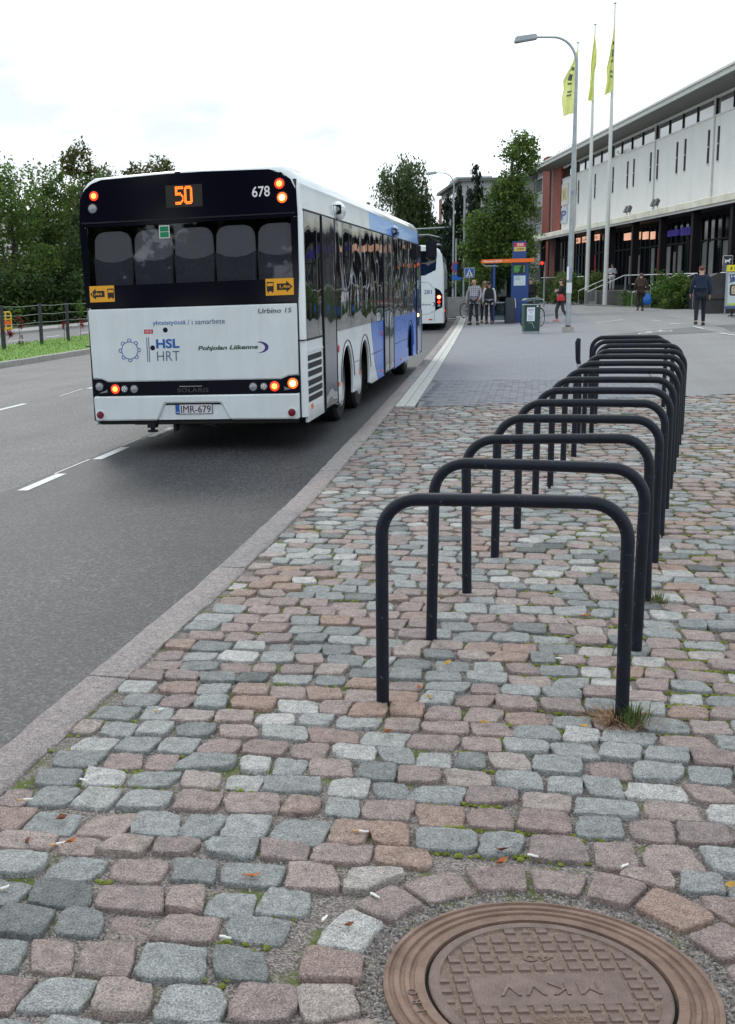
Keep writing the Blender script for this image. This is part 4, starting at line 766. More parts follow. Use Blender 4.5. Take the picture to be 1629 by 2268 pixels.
mb=MB(); mb.tube([(-.1,-.245,.36),(-.02,-.245,.34),(.05,-.245,.18)],[.004,.013,.009],6); mb.tube([(-.14,-.245,.32),(-.1,-.245,.38),(-.06,-.245,.32),(0,-.245,.38)],.005,6); mb.build('tulip_emblem',M('pale_green',(.3,.37,.34),.6),lb); mb=MB(); mb.box(.12,.17,-.242,-.228,.84,.88); mb.build('lock_sticker',m_paper,lb,smooth=0)
def street_lamp(name,x,y,z0,H,arm,lab,posters=False,rz=0,scale=1,base=True):
    L=empty(name,(x,y,z0),rz,lab,'street lamp','street lamps along the road')
    rb,rt_=.078*scale,.042*scale
    P=[(0,0,.0),(0,0,H*.45),(0,0,H-.95)]; rr=[rb,rb*.82,rt_*1.05]
    for i in range(1,9): a=PI/2*i/8; P.append((-.75+.75*math.cos(a),0,H-.95+.85*math.sin(a))); rr.append(rt_*(1-.25*i/8))
    P.append((-arm,0,H-.1+.03)); rr.append(rt_*.7)
    mb=MB(); mb.tube(P,rr,16); mb.build('pole',m_galv,L,smooth=50)
    mb=MB(); a=-arm; mb.add([(a+.02,-.1,H-.13),(a+.02,.1,H-.13),(a-.68,.13,H-.2),(a-.68,-.13,H-.2),(a+.0,-.09,H+.03),(a+.0,.09,H+.03),(a-.62,.11,H-.02),(a-.62,-.11,H-.02)],[(0,1,2,3),(4,7,6,5),(0,4,5,1),(1,5,6,2),(2,6,7,3),(3,7,4,0)]); hd=mb.build('lamp_head',m_galv,L,smooth=0,bevel=.025)
    mb=MB(); mb.add([(a-.02,-.08,H-.138),(a-.02,.08,H-.138),(a-.62,.1,H-.2),(a-.62,-.1,H-.2)],[(0,1,2,3)]); mb.build('lamp_glass',m_lens,hd)
    if base: mb=MB(); mb.box(-.17,.17,-.16,.16,-.04,.17); mb.build('concrete_foot',M('foot_concrete',(.36,.35,.32),.9,var=.2,vs=15,bump=.4),L,smooth=0,bevel=.015)
    mb=MB(); mb.lathe([(rb*1.08,.17),(rb*1.08,.2),(rb,.21)],16); mb.build('pole_collar',m_blk,L)
    return L
l1=street_lamp('street_lamp',1.02,38.2,gz(1.02,38.2),8.93,1.2,'tall grey street lamp with concrete foot and notices taped round its pole')
l1.rotation_euler=(0,R(.3),0)
def wrap(z0,z1,r,a0,a1,name,mat):
    mb=MB(); n=8; vs=[]
    for i in range(n+1):
        t=a0+(a1-a0)*i/n
        for z in (z0,z1): vs.append((r*math.cos(t),r*math.sin(t),z))
    mb.add(vs,[(2*i,2*i+2,2*i+3,2*i+1) for i in range(n)]); return mb.build(name,mat,l1)
wrap(1.21,1.53,.083,R(150),R(345),'notice',m_paper); wrap(1.62,2.02,.083,R(150),R(255),'notice',M('bright_paper',(.85,.85,.87),.7)); wrap(1.55,1.61,.082,R(150),R(360),'tape_band',M('tape',(.2,.22,.24),.4)); wrap(1.62,1.98,.0825,R(262),R(340),'torn_paper',m_grey); wrap(4.2,4.32,.072,R(230),R(310),'number_tag',m_grey)
l2=street_lamp('street_lamp',-5.4,80,-.1,9.0,1.15,'slender street lamp with a curved arm rising beyond the coach',scale=.9)
l3=street_lamp('street_lamp',-7.05,115,-.1,8.9,1.1,'farthest street lamp, in front of the grey apartment house',scale=.9)
l4=street_lamp('street_lamp',-19.5,118,-.2,10.2,1.1,'street lamp whose head shows above the roof of the near bus',rz=PI,scale=.9)
# gantry with traffic signals
ga=empty('signal_gantry',(-6.5,93,-.1),label='grey signal mast with long arms reaching over the road',cat='traffic signal')
mb=MB(); mb.tube([(0,0,0),(0,0,6.6)],.09,10); mb.build('mast',m_galv,ga)
mb=MB(); mb.tube([(.1,0,6.0),(-3.2,0,5.93)],.05,8); mb.build('upper_arm',m_galv,ga); mb=MB(); mb.tube([(0,0,4.8),(-.8,0,5.25),(-1.7,0,5.48),(-3.0,0,5.5)],.05,8); mb.build('curved_arm',m_galv,ga); mb=MB(); mb.tube([(.05,0,4.75),(-1.4,0,4.66)],.09,8); mb.build('sign_arm',m_galv,ga)
sp=empty('signal_post',(-4.3,66,-.05),label='thin grey post carrying a round no-parking sign and a small blue plate',cat='road sign')
mb=MB(); mb.tube([(0,0,0),(0,0,4.1)],.05,8); mb.build('post',m_galv,sp)
mb=MB(); mb.lathe([(.28,-.06),(.28,-.05)],24,(.02,0,2.55),'y'); d_=mb.build('round_sign',m_redp,sp); mb=MB(); mb.lathe([(.22,-.064),(.22,-.061)],24,(.02,0,2.55),'y'); mb.build('sign_field',m_bprint,d_); mb=MB(); mb.box(-.2,.3,-.055,-.05,1.85,2.15); mb.build('blue_plate',m_bp,sp,smooth=0)
sp2=empty('signal_post',(-3.75,64,-.05),label='tall grey pole with a black signal head seen from the side',cat='traffic signal')
mb=MB(); mb.tube([(0,0,0),(0,0,6.6)],.055,8); mb.build('post',m_galv,sp2); mb=MB(); mb.box(-.35,-.06,-.15,.15,2.0,2.75); mb.build('signal_head',m_blk,sp2,smooth=0,bevel=.04)
rs_=empty('pedestrian_signal',(.52,75,.05),label='pedestrian signal showing red, in front of the brick tower',cat='traffic signal')
mb=MB(); mb.tube([(0,0,0),(0,0,2.75)],.05,8); mb.build('post',m_galv,rs_); mb=MB(); mb.box(-.3,-.04,-.12,.12,2.2,2.85); sh_=mb.build('signal_head',m_blk,rs_,smooth=0,bevel=.03); mb=MB(); mb.lathe([(.1,-.125),(.06,-.14)],16,(-.17,0,2.66),'y'); mb.build('red_lens',e_red,sh_); mb=MB(); mb.lathe([(.1,-.125),(.06,-.13)],16,(-.17,0,2.4),'y'); mb.build('dark_lens',m_blk,sh_)
ps=empty('crossing_sign',(-2.7,50,0),R(4),label='square blue pedestrian crossing sign with a white triangle on a thin post',cat='road sign')
mb=MB(); mb.tube([(0,0,0),(0,0,2.2)],.025,8); mb.build('post',m_galv,ps)
mb=MB(); mb.box(-.2,.2,-.045,-.03,1.85,2.25); mb.build('sign_plate',m_wprint,ps,smooth=0); mb=MB(); mb.box(-.185,.185,-.049,-.045,1.865,2.235); f_=mb.build('blue_field',M('sign_blue',(.03,.13,.45),.4),ps,smooth=0); mb=MB(); mb.prism([(-.155,1.9),(.155,1.9),(0,2.2)],'y',-.052,-.049); mb.build('triangle',m_wprint,f_,smooth=0)
mb=MB(); mb.prism([(-.02,2.0),(.015,2.0),(.06,1.93),(.04,1.93),(.0,1.98),(-.05,1.92),(-.07,1.93)],'y',-.055,-.052); mb.prism([(-.022,2.0),(.018,2.0),(.022,2.08),(-.02,2.08)],'y',-.055,-.052); mb.lathe([(.02,-.055),(.02,-.052)],10,(0,0,2.105),'y'); mb.build('walker_figure',m_kprint,f_,smooth=0)
# shelter
m_shb=M('shelter_blue',(.012,.055,.22),.4,var=.12,vs=4); m_shd=M('shelter_dark_blue',(.008,.02,.09),.35); m_ora=M('orange_fascia',(.86,.16,.012),.45)
SH=empty('bus_shelter',(-1.3,48.5,.02),R(5),label='glass bus stop shelter with orange fascia and blue frame',cat='bus shelter')
mb=MB(); mb.box(-.86,1.2,-.05,1.5,2.38,2.40); mb.build('roof_sheet',g_side,SH,smooth=0)
mb=MB(); mb.prism([(-.86,2.37),(1.24,2.37),(1.24,2.52),(-.80,2.52),(-.86,2.49)],'y',-.12,-.04); fa=mb.build('fascia',m_ora,SH,smooth=0,bevel=.008); text('Maunula H2236',M('fascia_white',(.85,.75,.68),.5),fa,(-.4,-.1225,2.445),BACK,.72,.085,bold=.02); text('(02)',bpy.data.materials['fascia_white'],fa,(.14,-.1225,2.44),BACK,.1,.04)
for x,y in ((-.34,0),(-.34,1.4),(1.1,1.4)): mb=MB(); mb.box(x-.045,x+.045,y-.045,y+.045,0,2.38); mb.build('post',m_shb,SH,smooth=0)
mb=MB(); mb.tube([(-.8,-.05,2.36),(-.72,-.05,2.27),(-.2,-.05,2.25)],.025,6); mb.build('roof_brace',m_galv,SH)
mb=MB(); mb.box(-.33,.3,1.38,1.4,.25,2.25); mb.build('back_pane',glass('shelter_glass',(.45,.5,.52)),SH,smooth=0); mb=MB(); mb.box(-.345,-.335,.05,1.35,.25,2.2); mb.build('side_pane',bpy.data.materials['shelter_glass'],SH,smooth=0); mb=MB(); mb.box(.3,1.1,1.38,1.4,.25,2.25); mb.build('back_pane',bpy.data.materials['shelter_glass'],SH,smooth=0)
mb=MB(); mb.box(-.3,.3,.9,1.3,.42,.46); mb.box(-.28,-.24,.95,1.25,0,.42); mb.box(.24,.28,.95,1.25,0,.42); mb.build('bench',m_galv,SH,smooth=0); mb=MB(); mb.box(-.3,.28,-.02,.02,.78,.83); mb.build('rail',m_galv,SH,smooth=0)
mb=MB(); mb.box(-.3,.28,-.005,.005,.1,.76); mb.build('lower_pane',bpy.data.materials['shelter_glass'],SH,smooth=0)
TT=empty('stop_totem',(-.62,48.56,.02),R(5),label='blue information column with red 550 route sign and departures screen',cat='bus stop sign')
mb=MB(); mb.box(-.34,.34,0,.12,.0,2.38); mb.build('column',m_shb,TT,smooth=0,bevel=.01); mb=MB(); mb.box(-.30,.24,.0,.12,2.38,3.2); mb.build('sign_box',m_shb,TT,smooth=0,bevel=.01)
mb=MB(); mb.box(-.255,.205,-.008,0,2.99,3.14); r_=mb.build('route_plate',M('route_red',(.55,.02,.04),.45),TT,smooth=0); text('550',m_wprint,r_,(-.01,-.009,3.065),BACK,.25,.115,bold=.02)
mb=MB(); mb.box(-.255,.205,-.008,0,2.81,2.98); r_=mb.build('name_plate',M('route_yellow',(.62,.47,.13),.5),TT,smooth=0); text('JOKERI',m_kprint,r_,(-.01,-.009,2.89),BACK,.3,.07,bold=.03,shear=.25)
mb=MB(); mb.box(-.28,.23,-.01,0,1.93,2.3); sc_=mb.build('departure_screen',M('screen_black',(.006,.014,.02),.15),TT,smooth=0)
m_lgr=M('screen_green',(.1,.4,.06),.5,emit=.28,ecol=(.16,.6,.10)); mb=MB()
for k in range(6): mb.box(-.25,-.06+random.uniform(0,.1),-.0115,-.010,2.225-k*.047,2.242-k*.047).box(.13,.19,-.0115,-.010,2.225-k*.047,2.242-k*.047)
tag(mb.build('departure_lines',m_lgr,sc_,smooth=0),kind='stuff')
mb=MB(); mb.box(-.24,.22,-.008,0,1.46,1.85); pp=mb.build('timetable',M('timetable_paper',(.55,.66,.70),.6),TT,smooth=0); mb=MB()
for k,w_ in enumerate((.2,.24,.22)): mb.box(-.21,-.21+w_,-.0095,-.008,1.79-k*.055,1.815-k*.055)
tag(mb.build('timetable_text',m_grey,pp,smooth=0),kind='stuff')
tm=empty('shelter_bin',(-.98,48.0,.02),R(5),label='dark cabinet with a pale handle standing before the shelter',cat='cabinet')
loft([(rrect(.2,.2,.05),0,0),(rrect(.2,.2,.05),.9,0),(rrect(.16,.18,.05),1.0,0)]).build('body',M('cabinet_dark',(.02,.024,.04),.4),tm); mb=MB(); mb.tube([(.17,-.21,.98),(.2,-.22,.8),(.21,-.21,.6)],.014,6); mb.build('handle',m_wprint,tm)
# bicycles
def bicycle(x,y,z,rz,lab):
    B=empty('bicycle',(x,y,z),rz,lab,'bicycle')
    for cx in (-.52,.52):
        mb=MB(); mb.tube([(cx+.33*math.cos(t),0,.34+.33*math.sin(t)) for t in [2*PI*i/32 for i in range(33)]],.02,8,cap=False); w_=mb.build('wheel',m_rub,B); mb=MB()
        for i in range(14): mb.tube([(cx,0,.34),(cx+.31*math.cos(2*PI*i/14),0,.34+.31*math.sin(2*PI*i/14))],.0035,4)
        mb.tube([(cx,-.05,.34),(cx,.05,.34)],.03,8); tag(mb.build('spokes',m_steel,w_),kind='stuff'); mb=MB(); mb.tube([(cx+.305*math.cos(t),0,.34+.305*math.sin(t)) for t in [2*PI*i/32 for i in range(33)]],.008,6,cap=False); mb.build('rim',m_steel,w_)
    mb=MB(); F=M('bicycle_frame',(.03,.03,.04),.3)
    for p in (((-.52,0,.34),(-.08,0,.3)),((-.08,0,.3),(-.2,0,.85)),((-.18,0,.75),(.36,0,.8)),((-.08,0,.3),(.38,0,.7)),((-.52,0,.34),(-.18,0,.75)),((.36,0,.85),(.52,0,.34))): mb.tube(p,.018,6)
    mb.build('bicycle_frame',F,B); mb=MB(); mb.tube([(.3,-.28,.95),(.38,-.12,1.0),(.36,0,.98),(.38,.12,1.0),(.3,.28,.95)],.014,6); mb.tube([(.36,0,.85),(.36,0,.98)],.014,6); mb.build('handlebar',m_steel,B); mb=MB(); mb.ell((-.22,0,.92),(.13,.07,.03)); mb.build('saddle',m_blk,B); return B
bicycle(-.08,43.6,gz(0,43),R(60),'bicycle standing hidden behind the green litter bin'); bicycle(-3.0,56.5,.02,R(60),'bicycle leaning by the low wall left of the waiting man')
wl=MB(); wl.box(-4.6,-2.4,60,60.5,-.1,.95); tag(wl.build('low_wall',M('wall_concrete',(.25,.25,.25),.9,var=.2,vs=3),None,smooth=0,bevel=.03),'low grey concrete wall behind the waiting passengers','wall')
# ================================================================ shop building (its own frame: x away from the street, y along the facade)
AB=R(11)
def Bp(c,s,z=0): return (c*math.cos(AB)-s*math.sin(AB),c*math.sin(AB)+s*math.cos(AB),z)
m_ren=M('grey_render',(.70,.71,.715),.85,var=.05,vs=.6,bump=.1,bs=30); m_cop=M('canopy_edge',(.80,.79,.68),.6,var=.18,vs=1.2); m_fas=M('fascia_metal',(.58,.58,.57),.5,var=.1,vs=2); m_dkf=M('dark_frame',(.010,.010,.016),.6,var=.3,vs=3,spec=.2)
m_soff=M('soffit_boards',(.035,.029,.033),.7,var=.25,vs=4); m_roofd=M('roof_dark',(.13,.13,.135),.7); m_clr=M('clerestory_glass',(.10,.105,.10),.04,spec=.9,coat=.6); m_shop=M('shop_glass',(.008,.010,.015),.08,spec=.18)
m_conc=M('terrace_concrete',(.20,.20,.20),.9,var=.25,vs=1.6,bump=.3,bs=20); m_drk=M('dark_granite',(.045,.042,.045),.7,var=.3,vs=2.5)
grime(m_ren,(.6,.8,.12),.16,(.86,.86,.85)); grime(m_conc,(1,1,.5),1); grime(m_cop,(1,1.2,1),.9)
SB=empty('shop_building',(0,0,0),AB,'long pale grey shop building with clerestory windows, projecting canopy and dark shop fronts','building')
def sb(name,mat,x0,x1,y0,y1,z0,z1,par=None,bev=0):
    mb=MB(); mb.box(x0,x1,y0,y1,z0,z1); return mb.build(name,mat,par or SB,smooth=0,bevel=bev,seg=1)
sb('wall',m_ren,23,40,38,107.2,5.2,10.4); sb('upper_wall_core',m_dkf,23.25,39.5,38.2,107,10.4,11.36)
sb('clerestory_lintel',m_fas,23.02,23.25,38,107.2,11.33,11.5)
rf=MB(); rf.prism([(21.6,11.68),(23.3,11.5),(41,12.6),(41,12.9),(21.6,12.0)],'y',37,112); r_=rf.build('roof',m_roofd,SB,smooth=0)
sb('roof_fascia',m_fas,21.48,21.6,37,112,11.7,11.98,r_); sb('gutter',m_ren,21.36,21.5,37,112,11.95,12.06,r_)
m_fold=M('roof_sheet',(.55,.56,.56),.5,var=.15,vs=2); mb=MB(); mb.prism([(21.6,12.0),(41,12.9),(41,12.95),(21.6,12.05)],'y',37,112); mb.build('roof_sheet',m_fold,r_,smooth=0)
y=46.34-.0
k=0
while y<107:
    for j in range(4):       # a bay: four clerestory panes
        y0=y+.35+j*2.63; y1=y0+2.55
        if y1<107.2:
            mb=MB(); mb.box(23.07,23.1,y0,y1,10.44,11.31); mb.build('clerestory_pane',m_clr,SB,smooth=0)
            sb('mullion',m_dkf,23.0,23.2,y1,y1+.08,10.42,11.33)
    sb('downpipe',m_fas,22.9,22.98,y-.28,y-.2,5.3,11.5)
    for o in (-.28+.95,3.4+.0,5.05,) : pass
    for s_ in (1.2,4.75,6.2,10.15,11.65-.05)[1:4] if False else (): pass
    y+=11.12; k+=1
sb('clerestory_sill',m_fas,22.95,23.1,38,107.2,10.36,10.44)
for s_ in (56.3,58.1,62.2,63.8,67.66,69.25,73.36,74.9,78.9,80.4,84.4,85.97,89.9,91.3,95.3,96.8,100.9):
    mb=MB(); mb.box(22.965,23.01,s_-.15,s_+.15,7.93,9.77); w_=mb.build('slot_window',m_dkf,SB,smooth=0); 
    mb=MB(); mb.box(22.958,23.0,s_+.12,s_+.16,7.9,9.8); mb.build('window_frame',m_fas,w_,smooth=0); mb=MB(); mb.box(22.96,22.966,s_-.12,s_+.12,8.82,8.88); mb.build('window_bar',m_fas,w_,smooth=0); mb=MB(); mb.box(22.93,23.0,s_-.2,s_+.16,7.87,7.93); mb.build('window_sill',m_fas,w_,smooth=0)
for k in range(14):
    ys0=45+k*4.5
    sb('wall_joint',m_fas,22.995,23.002,ys0,ys0+.025,5.6,10.36) if ys0<107 else None
# canopy and its columns
mb=MB(); mb.prism([(20.5,5.12),(23,5.22),(23,5.52),(20.5,5.52)],'y',37,111.5); ca_=mb.build('canopy',m_soff,SB,smooth=0)
sb('canopy_edge',m_cop,20.36,20.52,37,111.6,5.19,5.56,ca_,.02); sb('canopy_sheet',m_cop,20.5,23,37,111.6,5.525,5.555,ca_); sb('canopy_trim',m_fas,20.44,20.56,37,111.6,5.07,5.185,ca_)
for s_ in (47.2,52.95,58.7,64.5,70.2,76.0,81.8,87.5,93.3,99.0,104.8): sb('column',M('column_brown',(.014,.012,.015),.7,spec=.2) if 'column_brown' not in bpy.data.materials else bpy.data.materials['column_brown'],20.75,21.15,s_-.18,s_+.18,.85,5.14,None,.01)
m_fdk=M('floodlight_grey',(.09,.09,.095),.6)
for s_ in (77.6,71.7): 
    fl=empty('floodlight_pair',Bp(20.9,s_,5.5),AB,'pair of floodlights on the canopy, '+('left one of two pairs' if s_>75 else 'right one of two pairs'),'floodlight','floodlights on the canopy')
    for dy in (-.35,.35):
        mb=MB(); mb.tube([(0,dy,0),(0,dy,.35)],.03,6); mb.build('bracket',m_galv,fl); mb=MB(); mb.add([(-.22,dy-.2,.36),(-.22,dy+.2,.36),(-.05,dy+.2,.75),(-.05,dy-.2,.75),(0,dy-.12,.3),(0,dy+.12,.3),(.12,dy+.12,.62),(.12,dy-.12,.62)],[(0,1,2,3),(7,6,5,4),(0,4,5,1),(1,5,6,2),(2,6,7,3),(3,7,4,0)]); mb.build('lamp_body',m_fdk,fl,smooth=0)
# shop front under the canopy
sb('shop_interior',m_dkf,23.6,24,40,107,.85,5.2); sb('shop_lintel',m_dkf,22.9,23.3,40,107.2,4.95,5.21); sb('shop_plinth',m_dkf,22.9,23.05,40,107.2,.85,1.2)
pal={'g':(.20,.215,.20),'o':(.55,.09,.02),'r':(.42,.015,.03),'p':(.22,.18,.19),'w':(.27,.285,.27),'b':(.03,.07,.2),'k':None}
seq='kgkgwkgkgkwgkwkgpwkogkkpkpkkkkkkkkrkkkkbkpkkwkk'; s_=56.0
sh={}
for i in range(46):
    y0=s_+i*1.11
    if y0>106: break
    sb('shop_mullion',m_dkf,22.86,23.02,y0-.07,y0+.07,1.2,4.95)
    mb=MB(); mb.box(22.94,22.96,y0+.07,y0+1.04,1.2,3.62); pn=mb.build('shop_pane',m_shop,SB,smooth=0); mb=MB(); mb.box(22.94,22.96,y0+.07,y0+1.04,3.72,4.95); mb.build('shop_pane',m_shop,SB,smooth=0)
    c=seq[i%len(seq)]
    if pal[c]:
        if c not in sh: sh[c]=M('window_display_'+c,pal[c],.7,var=.2,vs=1.5)
        w0,w1=(.1,1.0) if c in 'gw' else (.25,.75); mb=MB(); mb.box(22.925,22.938,y0+w0,y0+w1,1.25,3.55 if c!='p' else 3.2); mb.build('window_display',sh[c],pn,smooth=0)
sb('transom',m_dkf,22.85,23.0,40,107,3.62,3.72)
e_sg=M('lit_sign_orange',(.9,.45,.28),.5,emit=.62,ecol=(1,.55,.38)); m_sgt=M('sign_letter_red',(.55,.12,.05),.5); m_pur=M('sign_violet',(.075,.05,.34),.5,emit=.12,ecol=(.12,.08,.7)); m_purd=M('sign_violet_dark',(.035,.02,.2),.5)
def shopsign(y0,y1,z0,z1,mat,lab,txt=None,tm_=None,x=22.7):
    o=empty('shop_sign',Bp(x,(y0+y1)/2,(z0+z1)/2),AB,lab,'sign'); w_=(y1-y0)/2; h=(z1-z0)/2
    mb=MB(); mb.box(-.06,.06,-w_,w_,-h,h); mb.build('sign_box',mat,o,smooth=0)
    if txt: text(txt,tm_,o,(-.065,0,0),(PI/2,0,-PI/2),w_*1.8,h*1.2,bold=.02)
    return o
shopsign(98.7,100.4,4.62,5.04,e_sg,'short lit orange shop sign at the far end under the canopy','LA',m_sgt); shopsign(92.3,97.6,4.62,5.06,e_sg,'long lit orange shop sign behind the middle flagpole','LÄHETYS',m_sgt)
for a,b,z,l in ((83.4,85,4.53,'row leftmost'),(81.2,82.6,4.48,'second from left'),(79.4,80.4,4.42,'third from left'),(77.9,78.6,4.36,'small rightmost')): shopsign(a,b,z-.24,z+.24,e_sg,'square lit orange sign panel under the canopy, '+l)
o=shopsign(70.7,72.4,4.1,4.55,m_pur,'violet shop sign under the canopy, right half of the pair'); o2=shopsign(72.9,75.6,4.14,4.5,m_pur,'violet shop sign under the canopy, left longer half')
for q,w_ in ((o,.75),(o2,1.25)):
    n_=int(w_*2/.22)
    for k in range(n_): mb=MB(); yk=-w_+k*.22; mb.box(-.068,-.061,yk,yk+.06,-.16,.16); mb.build('sign_stroke',m_purd,q,smooth=0)
ys_=shopsign(101.6,102.6,8.6,9.7,M('sign_yellow',(.55,.47,.12),.5),'upright yellow sign on the pale facade right of the lamp post',x=22.85)
wsn=shopsign(104.5,106.9,8.1,9.9,M('sign_white',(.62,.62,.58),.5),'white facade sign with yellow letters above the parking sign','1MU',M('sign_letter_yellow',(.5,.42,.08),.5),x=22.93); wsn2=shopsign(104.7,106.9,6.6,7.9,M('sign_pale_blue',(.50,.55,.68),.5),'white and blue parking sign on the facade corner','P',m_nprint,x=22.93)
# brick stair tower and grey apartment wing beyond the shop
m_brk=M('red_brick',(.22,.055,.04),.85,var=.3,vs=3); m_pan=M('facade_panel',(.25,.27,.28),.8,var=.08,vs=.8); m_pand=M('facade_panel_pale',(.36,.38,.38),.8,var=.06,vs=.8); m_wfr=M('window_frame_white',(.55,.55,.53),.6)
AP=empty('apartment_house',(0,0,0),AB,'red brick and grey panel apartment house standing behind the shop','building')
def ab(name,mat,x0,x1,y0,y1,z0,z1,par=None): mb=MB(); mb.box(x0,x1,y0,y1,z0,z1); return mb.build(name,mat,par or AP,smooth=0)
ab('brick_wall',m_brk,23.1,36,107.3,115.4,-.1,12.1); ab('brick_pier',m_brk,22.9,23.1,112.2,115.4,-.1,12.1); ab('brick_pier',m_brk,22.9,23.1,107.3,110.4,-.1,12.1); ab('downpipe',m_galv,22.8,22.92,110.7,110.85,0,12); ab('panel_wall',m_pan,23.3,36,115.4,139,-.1,12.3)
r_=ab('roof',m_roofd,22.7,36.5,107.0,139.5,12.1,12.55); ab('roof_box',m_pand,25,31,109,118,12.55,13.7,r_)
mb=MB()
for k in range(8): mb.tube([(24,107.5+k,12.5),(24,107.5+k,13.5)],.025,5)
mb.tube([(24,107.5,13.5),(24,114.5,13.5)],.025,5); mb.build('roof_railing',m_fas,r_); ab('chimney',m_brk,25,27,124,126,12.5,14.1,r_)
g_win=M('apartment_glass',(.035,.04,.045),.05,spec=.8,coat=.4); m_cur=M('curtain',(.38,.39,.37),.9,var=.3,vs=2)
for zz in (1.6,4.5,7.2,10.1):
    for k in range(5):
        y0=115.7+k*4.7
        f_=ab('window',m_wfr,23.2,23.32,y0,y0+4.2,zz,zz+1.45)
        for q in range(3):
            o=ab('pane',g_win if (k+q)%3 else m_cur,23.17,23.2,y0+.1+q*1.38,y0+1.32+q*1.38,zz+.1,zz+1.35,f_)
        ab('spandrel',m_pand,23.22,23.3,y0,y0+4.2,zz-1.35,zz-.12); ab('wall_joint',m_roofd,23.2,23.31,y0+4.4,y0+4.48,0,12.1)
GB=empty('apartment_block',(0,0,0),AB,'pale grey apartment block with white window frames behind the spruces','building')
def gb(name,mat,x0,x1,y0,y1,z0,z1,par=None): mb=MB(); mb.box(x0,x1,y0,y1,z0,z1); return mb.build(name,mat,par or GB,smooth=0)
gb('wall',m_pand,16.0,28,121,139,0,11.6); rr=gb('roof',m_roofd,15.5,28.5,120.6,139.6,11.6,11.9); gb('roof_box',M('roof_box_blue',(.4,.5,.55),.6),17,21,134,140,11.9,13.2,rr); gb('end_wall',m_brk,16,28,139,141.5,0,11.3)
for zz in (1.4,4.4,7.6,9.5):
    for k in range(3):
        y0=122+k*5.6; f_=gb('window',m_wfr,15.93,16.02,y0,y0+4.4,zz,zz+1.6 if zz<9 else zz+1.45)
        for q in range(2): gb('pane',g_win,15.9,15.93,y0+.2+q*2.1,y0+2.1+q*2.1,zz+.12,zz+1.4,f_)
LB=empty('pale_building',(-52,125,0),R(8),'long pale building seen in gaps between the trees at far left','building')
def lbx(name,mat,x0,x1,y0,y1,z0,z1,par=None): mb=MB(); mb.box(x0,x1,y0,y1,z0,z1); return mb.build(name,mat,par or LB,smooth=0)
lbx('wall',M('pale_wall',(.55,.55,.53),.85,var=.05,vs=1),-22,22,0,12,0,10.2); lbx('roof',m_roofd,-22.5,22.5,-.5,12.5,10.2,10.6)
for zz in (1.5,4.6,7.7):
    for k in range(11): f_=lbx('window',m_wfr,-21+k*3.9,-18.6+k*3.9,-.06,.02,zz,zz+1.5); lbx('pane',g_win,-20.9+k*3.9,-18.7+k*3.9,-.08,-.06,zz+.1,zz+1.4,f_)
# terrace, stairs, rails
TR=empty('terrace',(0,0,0),AB,'raised concrete terrace with steps and granite walls before the shops','terrace')
def tb(name,mat,x0,x1,y0,y1,z0,z1): mb=MB(); mb.box(x0,x1,y0,y1,z0,z1); return mb.build(name,mat,TR,smooth=0,bevel=.01,seg=1)
tb('deck',m_conc,19.2,23.3,38,107,-.2,.85); tb('front_wall',m_drk,19.0,19.2,38,107,-.2,.86)
for nm,y0,y1 in (('cheek_wall',73.6,73.9),('cheek_wall',70.9,71.3),('cheek_wall',61.0,61.3),('cheek_wall',58.4,58.7)): tb(nm,m_conc,17.4 if y0>60 else 17.8,19.0,y0,y1,-.1,.98)
tb('planter_wall',m_drk,18.0,18.2,48,56.7,-.1,.86); tb('planter_wall',m_drk,18.2,19.0,56.5,56.7,-.1,.86); tb('planter_wall',m_drk,17.5,17.7,65.4,70.88,-.1,.99); tb('planter_wall',m_drk,17.9,18.1,61.32,63.4,-.1,.8); tb('kerb',m_conc,17.0,17.15,56.7,72,-.1,.2)
for y0,y1,xa in ((71.32,73.58,17.2),(58.72,60.98,17.3)):
    for k in range(5): tb('step',m_conc,xa+k*.36,19.0,y0,y1,-.1,.15+k*.16)
m_rail=M('white_rail',(.72,.73,.74),.35)
def rail(pts,lab,r=.026,posts=True):
    o=empty('handrail',Bp(*pts[0][:2]),AB,lab,'handrail','white handrails of the terrace'); x0,y0=pts[0][0],pts[0][1]
    mb=MB(); mb.tube([(a-x0,b-y0,c) for a,b,c in pts],r,8); mb.build('rail',m_rail,o)
    if posts:
        (a0,b0,c0),(a1,b1,c1)=pts[0],pts[-1]; n_=max(2,int(math.dist(pts[0],pts[-1])/2.2))
        for i in range(n_+1):
            t=i/n_; px_,py_,pz_=a0+(a1-a0)*t-x0,b0+(b1-b0)*t-y0,c0+(c1-c0)*t; mb=MB(); mb.tube([(px_,py_,pz_-.98),(px_,py_,pz_)],.018,6); mb.build('rail_post',m_galv,o)
rail([(19.1,74.0,1.84),(19.1,96,1.88)],'long level white rail on the terrace left of the steps'); rail([(19.1,58.2,1.81),(19.1,70.9,1.84)],'level white rail on the terrace between the two flights'); rail([(19.1,40,1.74),(19.1,55.0,1.8)],'level white rail behind the advertising board'); rail([(19.05,49,1.64),(19.05,56,1.66)],'lower level rail right of the navy man',posts=False)
rail([(19.1,73.75,1.86),(17.0,73.75,.98)],'sloping white rail on the left of the far steps'); rail([(19.1,71.1,1.86),(16.9,71.1,.92)],'sloping white rail on the right of the far steps'); rail([(19.1,61.1,1.8),(16.8,61.1,.95)],'sloping white rail left of the near steps'); rail([(19.1,58.6,1.8),(17.0,58.6,1.1)],'sloping white rail right of the near steps'); rail([(19.0,52.3,1.6),(18.0,55.3,1.2)],'short sloping rail between navy man and board'); rail([(19.1,99,1.85),(17.3,93,.9)],'sloping rail beside the walking woman',posts=False)
